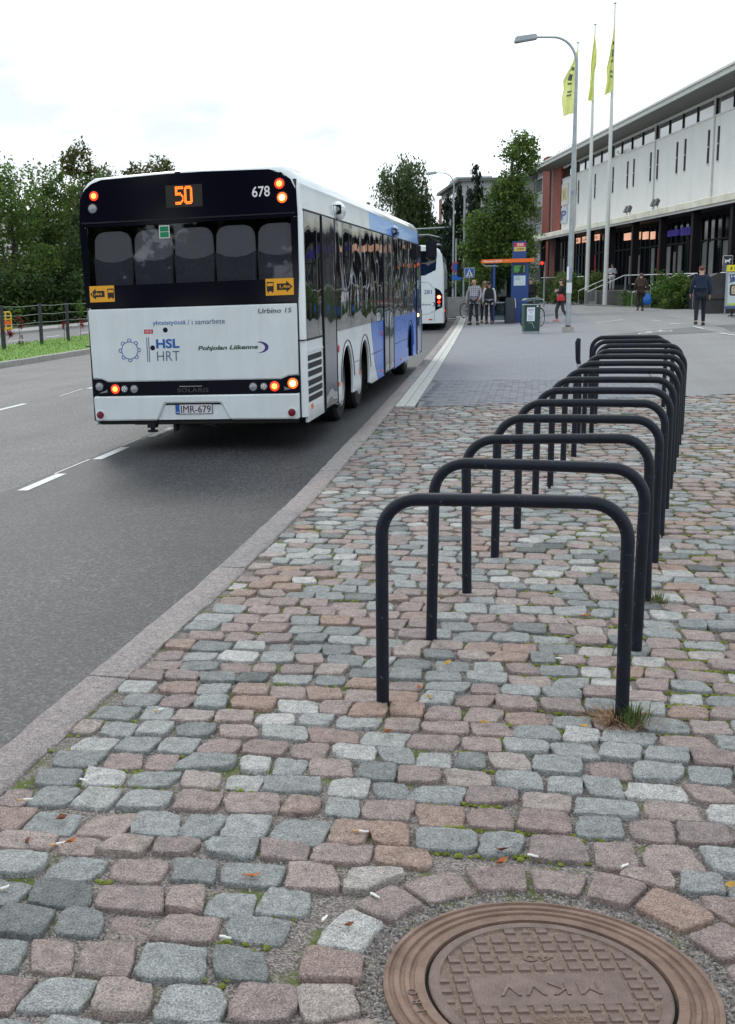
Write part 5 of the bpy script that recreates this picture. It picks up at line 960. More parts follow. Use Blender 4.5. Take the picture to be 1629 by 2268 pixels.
for k,(s_,l) in enumerate(((62.5,'yellow capped bollard lamp beside the brown coat man'),)):
    o=empty('marker_post',Bp(17.4,62.3,.1),0,l,'bollard'); mb=MB(); mb.tube([(0,0,0),(0,0,.95)],.05,10); mb.build('post',m_blk,o); mb=MB(); mb.tube([(0,0,.95),(0,0,1.25)],.09,10); mb.build('yellow_cap',M('cap_yellow',(.65,.48,.03),.5),o); mb=MB(); mb.box(-.3,.5,-.03,.03,1.24,1.28); mb.build('cross_rail',m_rail,o)
ds=empty('dog_sign',(7.4,50,1.2),R(4),'dark square dog sign on a post above the sloping granite','sign')
mb=MB(); mb.tube([(0,.05,-1.2),(0,.05,.9)],.03,8); mb.build('post',m_galv,ds); mb=MB(); mb.box(-.19,.19,-.02,.02,.87,1.25); mb.build('sign_plate',m_wprint,ds,smooth=0,bevel=.02); mb=MB(); mb.box(-.172,.172,-.024,-.02,.888,1.232); df=mb.build('sign_field',M('sign_navy',(.01,.015,.03),.4),ds,smooth=0)
dog=[(-.12,1.09),(-.135,1.12),(-.12,1.13),(-.1,1.08),(.03,1.075),(.06,1.12),(.075,1.145),(.085,1.12),(.125,1.095),(.12,1.08),(.08,1.075),(.07,1.03),(.085,.95),(.06,.95),(.045,1.0),(-.04,1.01),(-.06,.99),(-.04,.95),(-.065,.95),(-.09,.99),(-.1,.95),(-.125,.95),(-.11,1.02)]
mb=MB(); mb.prism(dog,'y',-.027,-.024); mb.build('dog_figure',m_wprint,df,smooth=0)
rk_=MB(); rk_.prism([(6.6,.6),(7.1,.82),(9.5,.9),(9.5,-.2),(6.6,-.2)],'y',50.2,51.6); 
sg=tag(rk_.build('granite_ledge',m_drk,None,(0,0,1.15),smooth=0,bevel=.02),'dark sloping granite ledge under the dog sign','ledge'); sg.location.z=.95
mb=MB(); mb.box(6.7,9.5,50.3,51.5,-.1,1.0); mb.build('ledge_base',m_drk,sg,(0,0,-.95),smooth=0)
# advertising board
ad=empty('advertising_board',(7.35,45.5,gz(7,45)),R(-2),'advertising stand with yellow header, sandwich picture and speech bubble','sign board')
mb=MB(); mb.box(-.62,.62,-.05,.05,.3,1.62); mb.build('frame',m_galv,ad,smooth=0,bevel=.01); mb=MB(); mb.box(-.56,.56,-.055,-.05,.44,1.57); po=mb.build('poster',M('poster_pale',(.55,.62,.64),.6),ad,smooth=0); mb=MB(); mb.box(-.64,.62,-.06,.06,.3,.4); mb.build('lower_bar',m_nprint,ad,smooth=0)
mb=MB(); mb.box(-.62,.62,-.06,.06,1.63,1.86); hd=mb.build('header',M('header_yellow',(.78,.68,.02),.5),ad,smooth=0,bevel=.02); text('S MARKET',m_kprint,hd,(-.08,-.0605,1.745),BACK,.92,.11,bold=.03,shear=.25)
mb=MB(); mb.prism([(-.54,1.54),(.5,1.54),(.5,1.3),(-.35,1.27),(-.53,1.22),(-.5,1.32)],'y',-.058,-.055); bb=mb.build('speech_bubble',m_nprint,po,smooth=0); text('HALUA',m_wprint,bb,(-.12,-.0585,1.46),BACK,.7,.08); text('PÄ',m_wprint,bb,(-.12,-.0585,1.36),BACK,.25,.07)
mb=MB(); mb.prism([(-.45+a,.97+b) for a,b in [(x+.45,y) for x,y in rrect(.5,.2,.07)]],'y',-.058,-.055); pc=mb.build('picture_frame',m_kprint,po,smooth=0); mb=MB(); mb.prism([(x,.97+y) for x,y in rrect(.44,.15,.05)],'y',-.06,-.058); mb.build('bread_picture',M('bread',(.5,.4,.28),.7,var=.5,vs=9),pc,smooth=0); mb=MB(); mb.box(-.56,.56,-.058,-.055,.44,.5); mb.build('poster_edge',M('poster_lime',(.5,.62,.05),.6),po,smooth=0)
for x in (-.38,.38): mb=MB(); mb.box(x-.03,x+.03,-.03,.03,.08,.31); mb.build('leg',m_blk,ad,smooth=0); mb=MB(); mb.tube([(x,-.38,.05),(x,.38,.05)],.025,6); mb.build('foot',m_blk,ad); 
mb=MB(); mb.tube([(-.55,-.36,.06),(.55,-.36,.06)],.022,6); mb.build('foot_bar',m_blk,ad)
# flagpoles with drooping flags
m_pole=M('pole_white',(.66,.68,.66),.45,var=.06,vs=2); m_flag=M('flag_lime',(.60,.65,.22),.8,var=.12,vs=2)
b=m_flag.node_tree.nodes['Principled BSDF']; tn=m_flag.node_tree.nodes.new('ShaderNodeBsdfTranslucent'); tn.inputs[0].default_value=(.82,.86,.38,1); ms=m_flag.node_tree.nodes.new('ShaderNodeMixShader'); ms.inputs[0].default_value=.65
m_flag.node_tree.links.new(b.outputs[0],ms.inputs[1]); m_flag.node_tree.links.new(tn.outputs[0],ms.inputs[2]); m_flag.node_tree.links.new(ms.outputs[0],m_flag.node_tree.nodes['Material Output'].inputs[0])
FP=[((3.88,70.0),16.3,[(.0,15.5),(-.06,14.6),(-.2,13.6),(-.34,12.9),(-.3,12.3),(-.42,11.55)],[(.0,15.5),(.02,14.6),(.04,13.6),(.04,12.9),(.05,12.3),(.05,11.75)],'rightmost white flagpole with a narrow drooping lime flag'),
    ((3.12,76.2),16.5,[(.0,16.1),(-.12,14.9),(-.16,14.4),(-.18,13.4),(-.22,12.8),(-.3,12.2)],[(.0,16.1),(.14,15.0),(.16,14.3),(.03,13.6),(.03,12.8),(.03,12.15)],'middle white flagpole whose lime flag is twisted tight'),
    ((2.28,80.3),16.3,[(-.0,16.0),(-.3,15.1),(-.85,14.1),(-.8,13.5),(-.92,13.0),(-.78,11.9)],[(.0,16.0),(.03,15.1),(.04,14.1),(.04,13.5),(.04,12.9),(.04,12.1)],'left white flagpole behind the street lamp, its lime flag half open')]
for (x,y),H_,Lf,Rt,lab in FP:
    o=empty('flagpole',(x,y,.05),label=lab,cat='flagpole',group='flagpoles before the shops'); mb=MB(); mb.tube([(0,0,0),(0,0,1.2),(0,0,H_*.6),(0,0,H_)],[.135,.13,.10,.035],14); mb.build('pole',m_pole,o,smooth=60); mb=MB(); mb.lathe([(.02,0),(.09,.03),(.09,.06),(.02,.09)],10,(0,0,H_)); mb.build('finial',m_galv,o)
    f_=tag(link('flag',None,None,(x,y,.05)),'lime flag hanging on the '+lab.split(' flagpole')[0].replace('white','').replace('  ',' ')+' pole','flag','flags on the poles') if False else None
    mb=MB(); rows=24; cols=10; vs=[]; lz=[p[1] for p in Lf]; lx=[p[0] for p in Lf]; rzz=[p[1] for p in Rt]; rx=[p[0] for p in Rt]
    for i in range(rows+1):
        t=i/rows*(len(Lf)-1)
        xl=np.interp(t,range(len(Lf)),lx); zl=np.interp(t,range(len(Lf)),lz); xr=np.interp(t,range(len(Rt)),rx); zr_=np.interp(t,range(len(Rt)),rzz)
        for j in range(cols+1):
            q=j/cols; vs.append((xl+(xr-xl)*q-.02,-.16+.13*math.sin(q*11+i*.25)*min(1,i/4)-.1,zl+(zr_-zl)*q))
    mb.add(vs,[(i*(cols+1)+j,i*(cols+1)+j+1,(i+1)*(cols+1)+j+1,(i+1)*(cols+1)+j) for i in range(rows) for j in range(cols)])
    fo=mb.build('flag',m_flag,None,(x,y,.05),smooth=80); tag(fo,'lime yellow flag drooping from the '+('rightmost' if x>3.5 else 'middle' if x>2.8 else 'left')+' flagpole','flag','flags on the poles')
    mb=MB(); c1=cols+1; rws=(6,8,9,11,15,17) if x>3.5 or x<2.5 else ()
    for i in rws:
        j0,j1=(5,9) if x>3.5 else (3,6); off=Vector((0,-.012,0)); q=[i*c1+j0,i*c1+j1,(i+1)*c1+j1-1,(i+1)*c1+j0]
        for jj in range(j0,j1): mb.add([tuple(Vector(vs[p])+off) for p in (i*c1+jj,i*c1+jj+1,(i+1)*c1+jj+1,(i+1)*c1+jj)],[(0,1,2,3)])
    if rws: tag(mb.build('flag_print',M('flag_ink',(.14,.18,.14),.8),fo,smooth=0),kind='stuff')
# ================================================================ trees, bushes, hedges
def leafmat(name,dark,light,trans=.42):
    m=bpy.data.materials.new(name); m.use_nodes=True; t=m.node_tree; b=t.nodes['Principled BSDF']; n=t.nodes.new; l=t.links.new
    a=n('ShaderNodeAttribute'); a.attribute_name='tone'; r=n('ShaderNodeValToRGB'); r.color_ramp.elements[0].color=(*dark,1); r.color_ramp.elements[1].color=(*light,1); l(a.outputs['Fac'],r.inputs[0]); l(r.outputs[0],b.inputs['Base Color']); b.inputs['Roughness'].default_value=.6; b.inputs['Specular IOR Level'].default_value=.3
    tr=n('ShaderNodeBsdfTranslucent'); l(r.outputs[0],tr.inputs[0]); ms=n('ShaderNodeMixShader'); ms.inputs[0].default_value=trans; l(b.outputs[0],ms.inputs[1]); l(tr.outputs[0],ms.inputs[2]); l(ms.outputs[0],t.nodes['Material Output'].inputs[0]); return m
m_lf=leafmat('leaf_green',(.04,.085,.02),(.18,.27,.06)); m_lfd=leafmat('leaf_dark',(.028,.06,.024),(.105,.165,.045)); m_lfb=leafmat('leaf_birch',(.04,.075,.03),(.13,.18,.07)); m_lfs=leafmat('needle_dark',(.008,.018,.013),(.028,.045,.026),.1); m_lfl=leafmat('leaf_bright',(.03,.08,.012),(.13,.24,.035)); m_lfr=leafmat('leaf_red',(.09,.008,.015),(.3,.02,.04)); m_lfo=leafmat('leaf_olive',(.045,.055,.015),(.17,.18,.05))
m_bark=M('bark',(.06,.048,.04),.95,var=.4,vs=6,bump=.6,bs=25); m_birch=M('birch_bark',(.38,.37,.34),.9,var=.5,vs=4)
def crown(name,lobes,n,size,mat,par,droop=0,clump=.55,seed=0,drop=0.0):
    """leaf-sized faces gathered in clumps near the surface of several uneven lobes"""
    g=np.random.default_rng(seed+11); L=np.array([[*c,*r] for c,r in lobes],float); vol=(L[:,3]*L[:,4]*L[:,5])**.75; nc=max(8,n//26)
    idx=g.choice(len(L),nc,p=vol/vol.sum()); d=g.normal(size=(nc,3)); d/=np.linalg.norm(d,axis=1)[:,None]; rad=g.uniform(.25,1.06,nc)**.55
    C=L[idx,:3]+d*L[idx,3:]*rad[:,None]; ctone=np.clip(g.normal(.45,.2,nc)+.0*d[:,2],0,1); cr=clump*g.uniform(.5,1.25,nc)
    k=n//nc; ci=np.repeat(np.arange(nc),k); m=len(ci); off=g.normal(size=(m,3))*cr[ci][:,None]*.5
    if droop: off[:,2]-=np.abs(g.normal(size=m))*droop; off[:,:2]*=.6
    P=C[ci]+off; nrm=g.normal(size=(m,3)); nrm[:,2]=np.abs(nrm[:,2])+.25; nrm/=np.linalg.norm(nrm,axis=1)[:,None]
    a=np.cross(nrm,g.normal(size=(m,3))); a/=np.linalg.norm(a,axis=1)[:,None]; bb=np.cross(nrm,a); s=size*g.uniform(.55,1.3,m)[:,None]
    if droop: a[:,2]-=1.2; a/=np.linalg.norm(a,axis=1)[:,None]
    V=np.stack([P-a*s,P-bb*s*.5,P+a*s,P+bb*s*.5],1).reshape(-1,3); tn_=np.repeat(np.clip(ctone[ci]+g.normal(0,.13,m),0,1),4)
    me=bpy.data.meshes.new(name); me.vertices.add(len(V)); me.vertices.foreach_set('co',V.ravel()); me.loops.add(m*4); me.loops.foreach_set('vertex_index',np.arange(m*4)); me.polygons.add(m); me.polygons.foreach_set('loop_start',np.arange(0,m*4,4)); me.polygons.foreach_set('loop_total',np.full(m,4)); me.update(calc_edges=True)
    me.materials.append(mat); at=me.attributes.new('tone','FLOAT','POINT'); at.data.foreach_set('value',tn_); return link(name,me,par)
def trunk(par,h,r,limbs,mat,lean=0,z0=-.2):
    mb=MB(); mb.tube([(0,0,z0),(lean*.3,0,h*.35),(lean,0,h*.7),(lean*1.2,.1,h)],[r,r*.8,r*.5,r*.15],8)
    for (x,y,z),zs in limbs: mb.tube([(lean*zs/h*.9,0,zs),(x*.45,y*.45,zs+(z-zs)*.4),(x,y,z)],[r*.35,r*.22,r*.06],6)
    mb.build('trunk',mat,par,smooth=60)
def tree(name,x,y,z,lobes,n,size,mat,lab,cat='tree',group=None,h=None,r=.2,bark=None,droop=0,clump=.6,seed=0):
    o=empty(name,(x,y,z),0,lab,cat,group); crown('crown',lobes,n,size,mat,o,droop,clump,seed); h=h or max(c[2] for c,_ in lobes)
    trunk(o,h,r,[(c,max(.8,c[2]*.45)) for c,_ in lobes[:9]],bark or m_bark); return o
def rl(n,w,z0,z1,r,seed,taper=.5):
    g=random.Random(seed); out=[]
    for i in range(n):
        t=(i+.5)/n; ww=w*(1-taper*t)*(.55+.45*math.sin(PI*min(1,t*1.6+.25))); a=g.random()*6.28; rr=r*g.uniform(.7,1.25)*(1-.35*t)
        out.append(((ww*math.cos(a)*g.uniform(.3,1),ww*math.sin(a)*g.uniform(.3,1),z0+(z1-z0)*t),(rr*1.15,rr*1.15,rr*.85)))
    return out
TG='trees beyond the far road'
tree('broadleaf_tree',-40.5,76,-.2,rl(13,4.4,1.0,10.0,1.9,1,.4),13000,.16,m_lf,'leafy tree at the left picture edge beyond the far road',group=TG,seed=1)
tree('broadleaf_tree',-34.4,74,-.2,rl(14,4.2,.8,9.8,1.8,2,.4),13000,.15,m_lf,'second tree from the left with thin feathery crown',group=TG,seed=2)
tree('broadleaf_tree',-34.2,79,-.2,rl(14,3.4,.8,10.1,1.9,8,.2),13000,.15,m_lf,'green tree between the feathery tree and the bus corner',group=TG,seed=8)
tree('broadleaf_tree',-36.4,94,-.2,rl(13,3.0,3,13.0,1.8,3,.15),11000,.18,m_lfo,'taller olive green tree rising behind, left of the two peaks',group=TG,seed=3)
tree('broadleaf_tree',-31.6,95,-.2,rl(12,3.3,3,12.4,1.7,4,.2),10500,.18,m_lfo,'taller olive tree just left of the bus roof corner',group=TG,seed=4)
tree('broadleaf_tree',-29.6,76,-.2,rl(13,3.4,.8,9.0,1.8,5,.4),12500,.16,m_lfd,'dark tree beside the bus corner',group=TG,seed=5)
tree('broadleaf_tree',-47,82,-.2,rl(11,4.4,1,10.8,1.9,6),8000,.2,m_lfd,'tree outside the left picture edge',group=TG,seed=6)
tree('broadleaf_tree',-25,80,-.2,rl(10,3,1,8,1.8,7),6000,.2,m_lfd,'dark tree hidden mostly behind the bus',group=TG,seed=7)
for k,(x,y,w_,h,mt,lab) in enumerate(((-39.0,71.5,3.0,3.2,m_lfd,'dark undergrowth at the left edge behind the fence'),(-34.4,70.5,2.9,3.0,m_lfd,'dark undergrowth left of the bus'),(-30.5,72.5,2.6,3.4,m_lfd,'dark undergrowth close to the bus corner'))):
    o=empty('shrub',(x,y,-.2),0,lab,'shrub','undergrowth beyond the far road'); crown('foliage',[((random.uniform(-w_,w_),random.uniform(-.8,.8),random.uniform(.7,h*.8)),(1.2,1.0,1.0)) for _ in range(9)],5200,.16,mt,o,0,.55,30+k)
o=empty('far_hedge',(-32,101,-.2),0,'dark hedge closing the view under the far trees','hedge'); crown('foliage',[((random.uniform(-18,20),random.uniform(-1,1),random.uniform(.6,2.6)),(2.2,1.2,1.2)) for _ in range(34)],9000,.26,m_lfd,o,0,.7,40)
tree('birch_tree',-14.4,130,-.1,rl(30,5.2,2.2,14.2,2.1,11,.05),34000,.20,m_lfb,'tall drooping birch above the roof of the near bus',r=.22,bark=m_birch,droop=1.2,clump=.9,seed=11)
tree('broadleaf_tree',-21.5,150,-.1,rl(8,2.4,2,11.2,1.6,12),3500,.28,m_lfd,'small dark tree top left of the birch',seed=12)
for k,(x,y,h,lab) in enumerate(((-21,128,6.2,'dark trees behind the near bus roof'),(-15.5,122,6.5,'dark bushy trees under the birch'),(-10.8,125,7.0,'dark bushy trees right of the birch'))):
    tree('dark_tree',x,y,-.1,rl(10,3.2,.8,h,1.8,20+k,.25),5200,.26,m_lfd,lab,seed=20+k)
def spruce(x,y,h,w,lab,seed):
    o=empty('spruce_tree',(x,y,-.1),0,lab,'tree'); g=random.Random(seed); lo=[]
    for i in range(34):
        t=i/34; rr=w*(1-t)**.85+.12; a=i*2.4; lo.append(((rr*.55*math.cos(a),rr*.55*math.sin(a),h*(.06+.92*t)),(rr*.62+.08,rr*.62+.08,.28)))
    lo.append(((0,0,h*.97),(.1,.1,.5))); crown('crown',lo,11000,.17,m_lfs,o,.18,.34,seed); trunk(o,h,.16,[],m_bark)
spruce(-4.5,92,10.5,2.3,'taller dark spruce left of the big leafy tree',50); spruce(-5.9,93,9.6,2.1,'shorter dark spruce left of the taller one',51); spruce(-8.1,112,10.0,1.9,'slim spruce with pointed top beside the grey block',52)
lin=[]; gl=random.Random(61)
for z_,xl,xr in ((8.5,-.75,-.25),(7.9,-1.2,.0),(7.2,-1.25,.05),(6.5,-1.9,.05),(5.8,-2.0,.1),(5.0,-2.4,.1),(4.3,-3.0,.1),(3.6,-3.1,.15),(2.9,-3.4,.1),(2.2,-3.2,.1),(1.5,-2.7,.0)):
    n_=max(1,int((xr-xl)/.75))
    for q in range(n_+1): rr_=gl.uniform(.42,.78); lin.append(((xl+.35+(xr-xl-.7)*q/n_+.95+gl.uniform(-.12,.12),gl.uniform(-.7,.7),z_+gl.uniform(-.25,.25)),(rr_,rr_,rr_*.72)))
tree('linden_tree',-1.3,62,.0,lin,19000,.10,m_lf,'big leafy tree behind the bus shelter',clump=.40,seed=60,r=.22,h=8.2)
tree('linden_tree',-2.4,70,.0,rl(9,1.5,1.5,5.6,1.1,61),6000,.13,m_lfd,'darker tree behind the big leafy one, before the apartment house',seed=61)
def bush(c,s,w,d,h,n,mat,lab,seed,size=.075):
    x,y,_=Bp(c,s); o=empty('bush',(x,y,.1),AB,lab,'bush','bushes along the terrace'); g=random.Random(seed)
    crown('foliage',[((g.uniform(-w,w),g.uniform(-d,d),g.uniform(.15,h*.85)),(.45,.55,.38)) for _ in range(12)],n,size,mat,o,0,.28,seed)
    mb=MB()
    for _ in range(9): a,b_=g.uniform(-w,w),g.uniform(-d,d); mb.tube([(a*.5,b_*.5,-.1),(a,b_,h*.7)],[.02,.008],5)
    mb.build('stems',m_bark,o)
bush(17.8,77.2,.8,3.6,2.0,12000,m_lf,'large green bush right of the lamp post below the flagpoles',70); bush(18.0,84.5,.7,3.2,1.9,7000,m_lfd,'dark bush behind the lamp post',71); bush(17.2,93,.9,5.5,1.35,9000,m_lfl,'low bright bush left of the walking woman',72); bush(17.8,58.3,.6,1.6,1.65,7500,m_lfl,'bright green bush between the brown and navy coated men',73); bush(17.6,63.9,.4,1.2,.6,2200,m_lfl,'low weedy plants left of the man in brown',74,.05); bush(17.8,57.0,.5,.7,1.5,3500,m_lf,'dark green bush against the granite planter by the navy man',75); bush(17.9,104,.8,4,1.2,3000,m_lfd,'far dark bush behind the waiting passengers',76)
o=empty('far_wood',(0,0,0)); o2=crown('far_wood',[((x,235+12*math.sin(x*.7),random.uniform(1.5,6.0)),(5,4,2.6)) for x in range(-170,90,5)],15000,.7,m_lfd,None,0,1.3,99); tag(o2,kind='stuff'); bpy.data.objects.remove(o)
# fence on the median with creepers, barriers beyond
FN=empty('wire_fence',(-18,40,-.2),0,'dark post and wire fence on the grass median','fence')
m_post=M('fence_post',(.03,.034,.042),.7,var=.3,vs=6)
fy=[28.9,31.8,34.6,37.41-.0,40.67,43.25,46.2,49.2,52.2]
for k,y in enumerate(fy): mb=MB(); mb.box(-.055,.055,y-40-.055,y-40+.055,-.1,1.47 if k!=5 else 1.4); mb.build('post',m_post,FN,smooth=0,bevel=.008,seg=1)
for z in (1.42,1.10,.80): mb=MB(); mb.tube([(0,fy[i]-40,z+(.0 if True else 0)) if t==0 else (0,(fy[i]+fy[i+1])/2-40,z-.03) for i in range(len(fy)-1) for t in (0,1)],.009,5); mb.build('wire',m_galv,FN)
def creeper(y,pts,mats,lab,seed):
    o=empty('creeper',(-17.93,y,-.2),0,lab,'climbing plant','creepers on the fence'); mb=MB(); mb.tube([(0,0,0),(0,.02,.5),(.01,0,1.4)],[.012,.009,.005],5); mb.build('stem',m_bark,o)
    for k,(mt,lo,n) in enumerate(mats): crown('leaves',lo,n,.042,mt,o,0,.12,seed+k)
creeper(37.45,0,[(m_lfr,[((.05,.0,.5),(.16,.2,.14)),((.05,-.15,.42),(.1,.1,.1)),((.05,.2,.45),(.08,.12,.1))],190)],'dark red creeper round the leftmost fence post',80)
creeper(38.6,0,[(m_lfl,[((0,0,1.35),(.06,.18,.16)),((0,.2,1.15),(.05,.1,.12))],70),(m_lfr,[((.03,.15,.75),(.1,.13,.14)),((.03,.05,.35),(.06,.1,.1)),((0,.1,1.0),(.05,.12,.14))],120),(m_lfo,[((0,.1,.12),(.07,.14,.09))],50)],'mixed green and red creeper hanging between the first two posts',83)
creeper(42.7,0,[(m_lfr,[((.03,.0,.62),(.1,.16,.1))],80),(m_lfl,[((0,-.2,1.3),(.05,.1,.12))],25)],'red creeper by the third fence post',86)
creeper(44.4,0,[(m_lfl,[((0,0,1.2),(.15,.3,.28)),((0,.1,.95),(.12,.25,.2))],300),(m_lfr,[((.02,.15,.62),(.1,.2,.16))],110)],'bright green creeper next to the bus corner',88)
for k,(x,y,lab) in enumerate(((-25.4,51.0,'yellow and orange roadworks barrier, nearer panel'),(-25.9,53.3,'yellow and orange roadworks barrier, farther panel'))):
    o=empty('barrier',(x,y,-.2),R(72),lab,'barrier','roadworks barriers'); my=M('barrier_yellow',(.75,.50,.02),.5); mo=M('barrier_orange',(.75,.13,.02),.5)
    mb=MB(); mb.tube([(-1,0,.08),(-1,0,.9),(-.93,0,.97),(.93,0,.97),(1,0,.9),(1,0,.08)],.035,8); mb.build('barrier_frame',my,o)
    for z in (.78,.62): mb=MB(); mb.tube([(-1,0,z),(1,0,z)],.028,6); mb.build('barrier_bar',my,o)
    mb=MB(); mb.box(-.97,.97,-.02,.02,.32,.55); mb.build('barrier_board',mo,o,smooth=0); mb=MB(); mb.box(-.97,.97,-.02,.02,.08,.22); mb.build('lower_board',my,o,smooth=0)
    for xx in (-.6,0,.6): mb=MB(); mb.box(xx-.03,xx+.03,-.015,.015,.22,.95); mb.build('upright',my,o,smooth=0)
# unseen trees added behind the viewpoint to darken reflections in the bus's rear
for k,(x,y) in enumerate(((-13,-24),(-7,-27),(-1,-25),(-19,-22),(5,-26))):
    tree('reflection_tree',x,y,-.1,rl(11,3.8,1.5,10.5,2.4,90+k,.2),6500,.4,m_lfd,('leftmost','second from the left','middle','outermost left','rightmost')[k]+' dark tree of the unseen row added behind the viewpoint for reflections',group='trees added behind the viewpoint for reflections',seed=90+k)
# ================================================================ people
m_skin=M('skin',(.42,.22,.15),.55,var=.06,vs=20); m_skin2=M('skin_pale',(.52,.31,.23),.55); m_hairb=M('hair_brown',(.06,.035,.02),.7,var=.3,vs=60); m_hairk=M('hair_dark',(.012,.01,.01),.6); m_eye=M('eye_dark',(.02,.015,.015),.3); m_lip=M('lip',(.3,.1,.09),.6)
def cloth(name,col,var=.12,**k): return M(name,col,.85,var=var,vs=9,bump=.25,bs=35,**k)
m_navy=cloth('navy_cloth',(.008,.018,.045)); m_dtr=cloth('dark_trousers',(.010,.013,.022)); m_brn=cloth('brown_cloth',(.055,.032,.018)); m_brt=cloth('brown_trousers',(.03,.022,.018)); m_wht=cloth('white_cloth',(.55,.55,.58),.08); m_blkc=cloth('black_cloth',(.010,.010,.013)); m_gryc=cloth('grey_cloth',(.30,.31,.34)); m_gryt=cloth('grey_trousers',(.05,.045,.05)); m_shoe=M('shoe_dark',(.015,.013,.013),.5); m_pinks=M('shoe_pink',(.45,.22,.2),.6); m_redb=M('bag_red',(.45,.015,.02),.5); m_blue_bag=M('bag_blue',(.01,.13,.5),.3,var=.3,vs=12,bump=.8,bs=25)
def plaid():
    m=M('checked_cloth',(.3,.31,.35),.85); t=m.node_tree; b=t.nodes['Principled BSDF']; n=t.nodes.new; l=t.links.new; c=n('ShaderNodeTexCoord'); s=n('ShaderNodeSeparateXYZ'); l(c.outputs['Object'],s.inputs[0]); acc=None
    for o in ('X','Z'):
        w_=n('ShaderNodeMath'); w_.operation='MULTIPLY'; w_.inputs[1].default_value=13; l(s.outputs[o],w_.inputs[0]); f=n('ShaderNodeMath'); f.operation='FRACT'; l(w_.outputs[0],f.inputs[0]); g=n('ShaderNodeMath'); g.operation='GREATER_THAN'; g.inputs[1].default_value=.68; l(f.outputs[0],g.inputs[0])
        if acc: a=n('ShaderNodeMath'); a.operation='ADD'; l(acc.outputs[0],a.inputs[0]); l(g.outputs[0],a.inputs[1]); acc=a
        else: acc=g
    h=n('ShaderNodeMath'); h.operation='MULTIPLY'; h.inputs[1].default_value=.5; l(acc.outputs[0],h.inputs[0]); r=n('ShaderNodeValToRGB'); r.color_ramp.elements[0].color=(.36,.36,.40,1); r.color_ramp.elements[1].color=(.05,.055,.10,1); l(h.outputs[0],r.inputs[0]); l(r.outputs[0],b.inputs['Base Color']); return m
m_plaid=plaid()
BASE=dict(pel=(0,0,.95),wai=(0,0,1.09),che=(0,.0,1.30),nkb=(0,.005,1.46),nek=(0,-.012,1.53),hed=(0,-.022,1.62),top=(0,-.008,1.715),
 shL=(-.185,0,1.41),elL=(-.235,.03,1.13),wrL=(-.25,-.03,.88),haL=(-.252,-.05,.81),shR=(.185,0,1.41),elR=(.235,.03,1.13),wrR=(.25,-.03,.88),haR=(.252,-.05,.81),
 hiL=(-.09,0,.90),knL=(-.10,-.02,.49),anL=(-.105,.03,.085),toL=(-.115,-.12,.03),hiR=(.09,0,.90),knR=(.10,-.02,.49),anR=(.105,.03,.085),toR=(.115,-.12,.03))
RAD=dict(pel=(.135,.10),wai=(.125,.09),che=(.145,.105),nkb=(.075,.065),nek=(.054,.056),hed=(.074,.092),top=(.052,.062),shL=.056,elL=.040,wrL=.028,haL=(.036,.018),hiL=.082,knL=.055,anL=.038,toL=(.022,.016))
for q in ('sh','el','wr','ha','hi','kn','an','to'): RAD[q+'R']=RAD[q+'L']
EDG=[('pel','wai'),('wai','che'),('che','nkb'),('nkb','nek'),('nek','hed'),('hed','top')]+[p for s in 'LR' for p in (('che','sh'+s),('sh'+s,'el'+s),('el'+s,'wr'+s),('wr'+s,'ha'+s),('pel','hi'+s),('hi'+s,'kn'+s),('kn'+s,'an'+s),('an'+s,'to'+s))]
def skin_mesh(name,J,edges,mat,parent,grow=0.,gscale=1.,root='pel',extra=(),sub=1):
    names=[]; 
    for a,b in edges:
        for q in (a,b):
            if q not in names: names.append(q)
    co=[J[q] for q in names]; rad=[RAD.get(q,.03) for q in names]; ed=[(names.index(a),names.index(b)) for a,b in edges]
    for at,p,r in extra:      # fingers, ears, hems
        prev=names.index(at)
        for pt,rr in zip(p,r): co.append(pt); rad.append(rr); ed.append((prev,len(co)-1)); prev=len(co)-1
    me=bpy.data.meshes.new(name); me.from_pydata(co,ed,[]); ob=bpy.data.objects.new(name,me); COL.objects.link(ob)
    md=ob.modifiers.new('s','SKIN'); sv=me.skin_vertices[0].data if me.skin_vertices else None
    if sv is None:
        bm=bmesh.new(); bm.from_mesh(me); bm.verts.layers.skin.verify(); bm.to_mesh(me); bm.free(); sv=me.skin_vertices[0].data
    for i,r in enumerate(rad):
        rx,ry=r if isinstance(r,tuple) else (r,r); sv[i].radius=(rx*gscale+grow,ry*gscale+grow); sv[i].use_root=(i==(names.index(root) if root in names else 0))
    md.use_smooth_shade=True; ob.modifiers.new('d','SUBSURF').levels=sub; ob.modifiers['d'].render_levels=sub
    bpy.context.view_layer.update(); m2=bpy.data.meshes.new_from_object(ob.evaluated_get(bpy.context.evaluated_depsgraph_get())); bpy.data.objects.remove(ob)
    m2.materials.clear(); m2.materials.append(mat); m2.polygons.foreach_set('use_smooth',[True]*len(m2.polygons)); m2.name=name; return link(name,m2,parent)
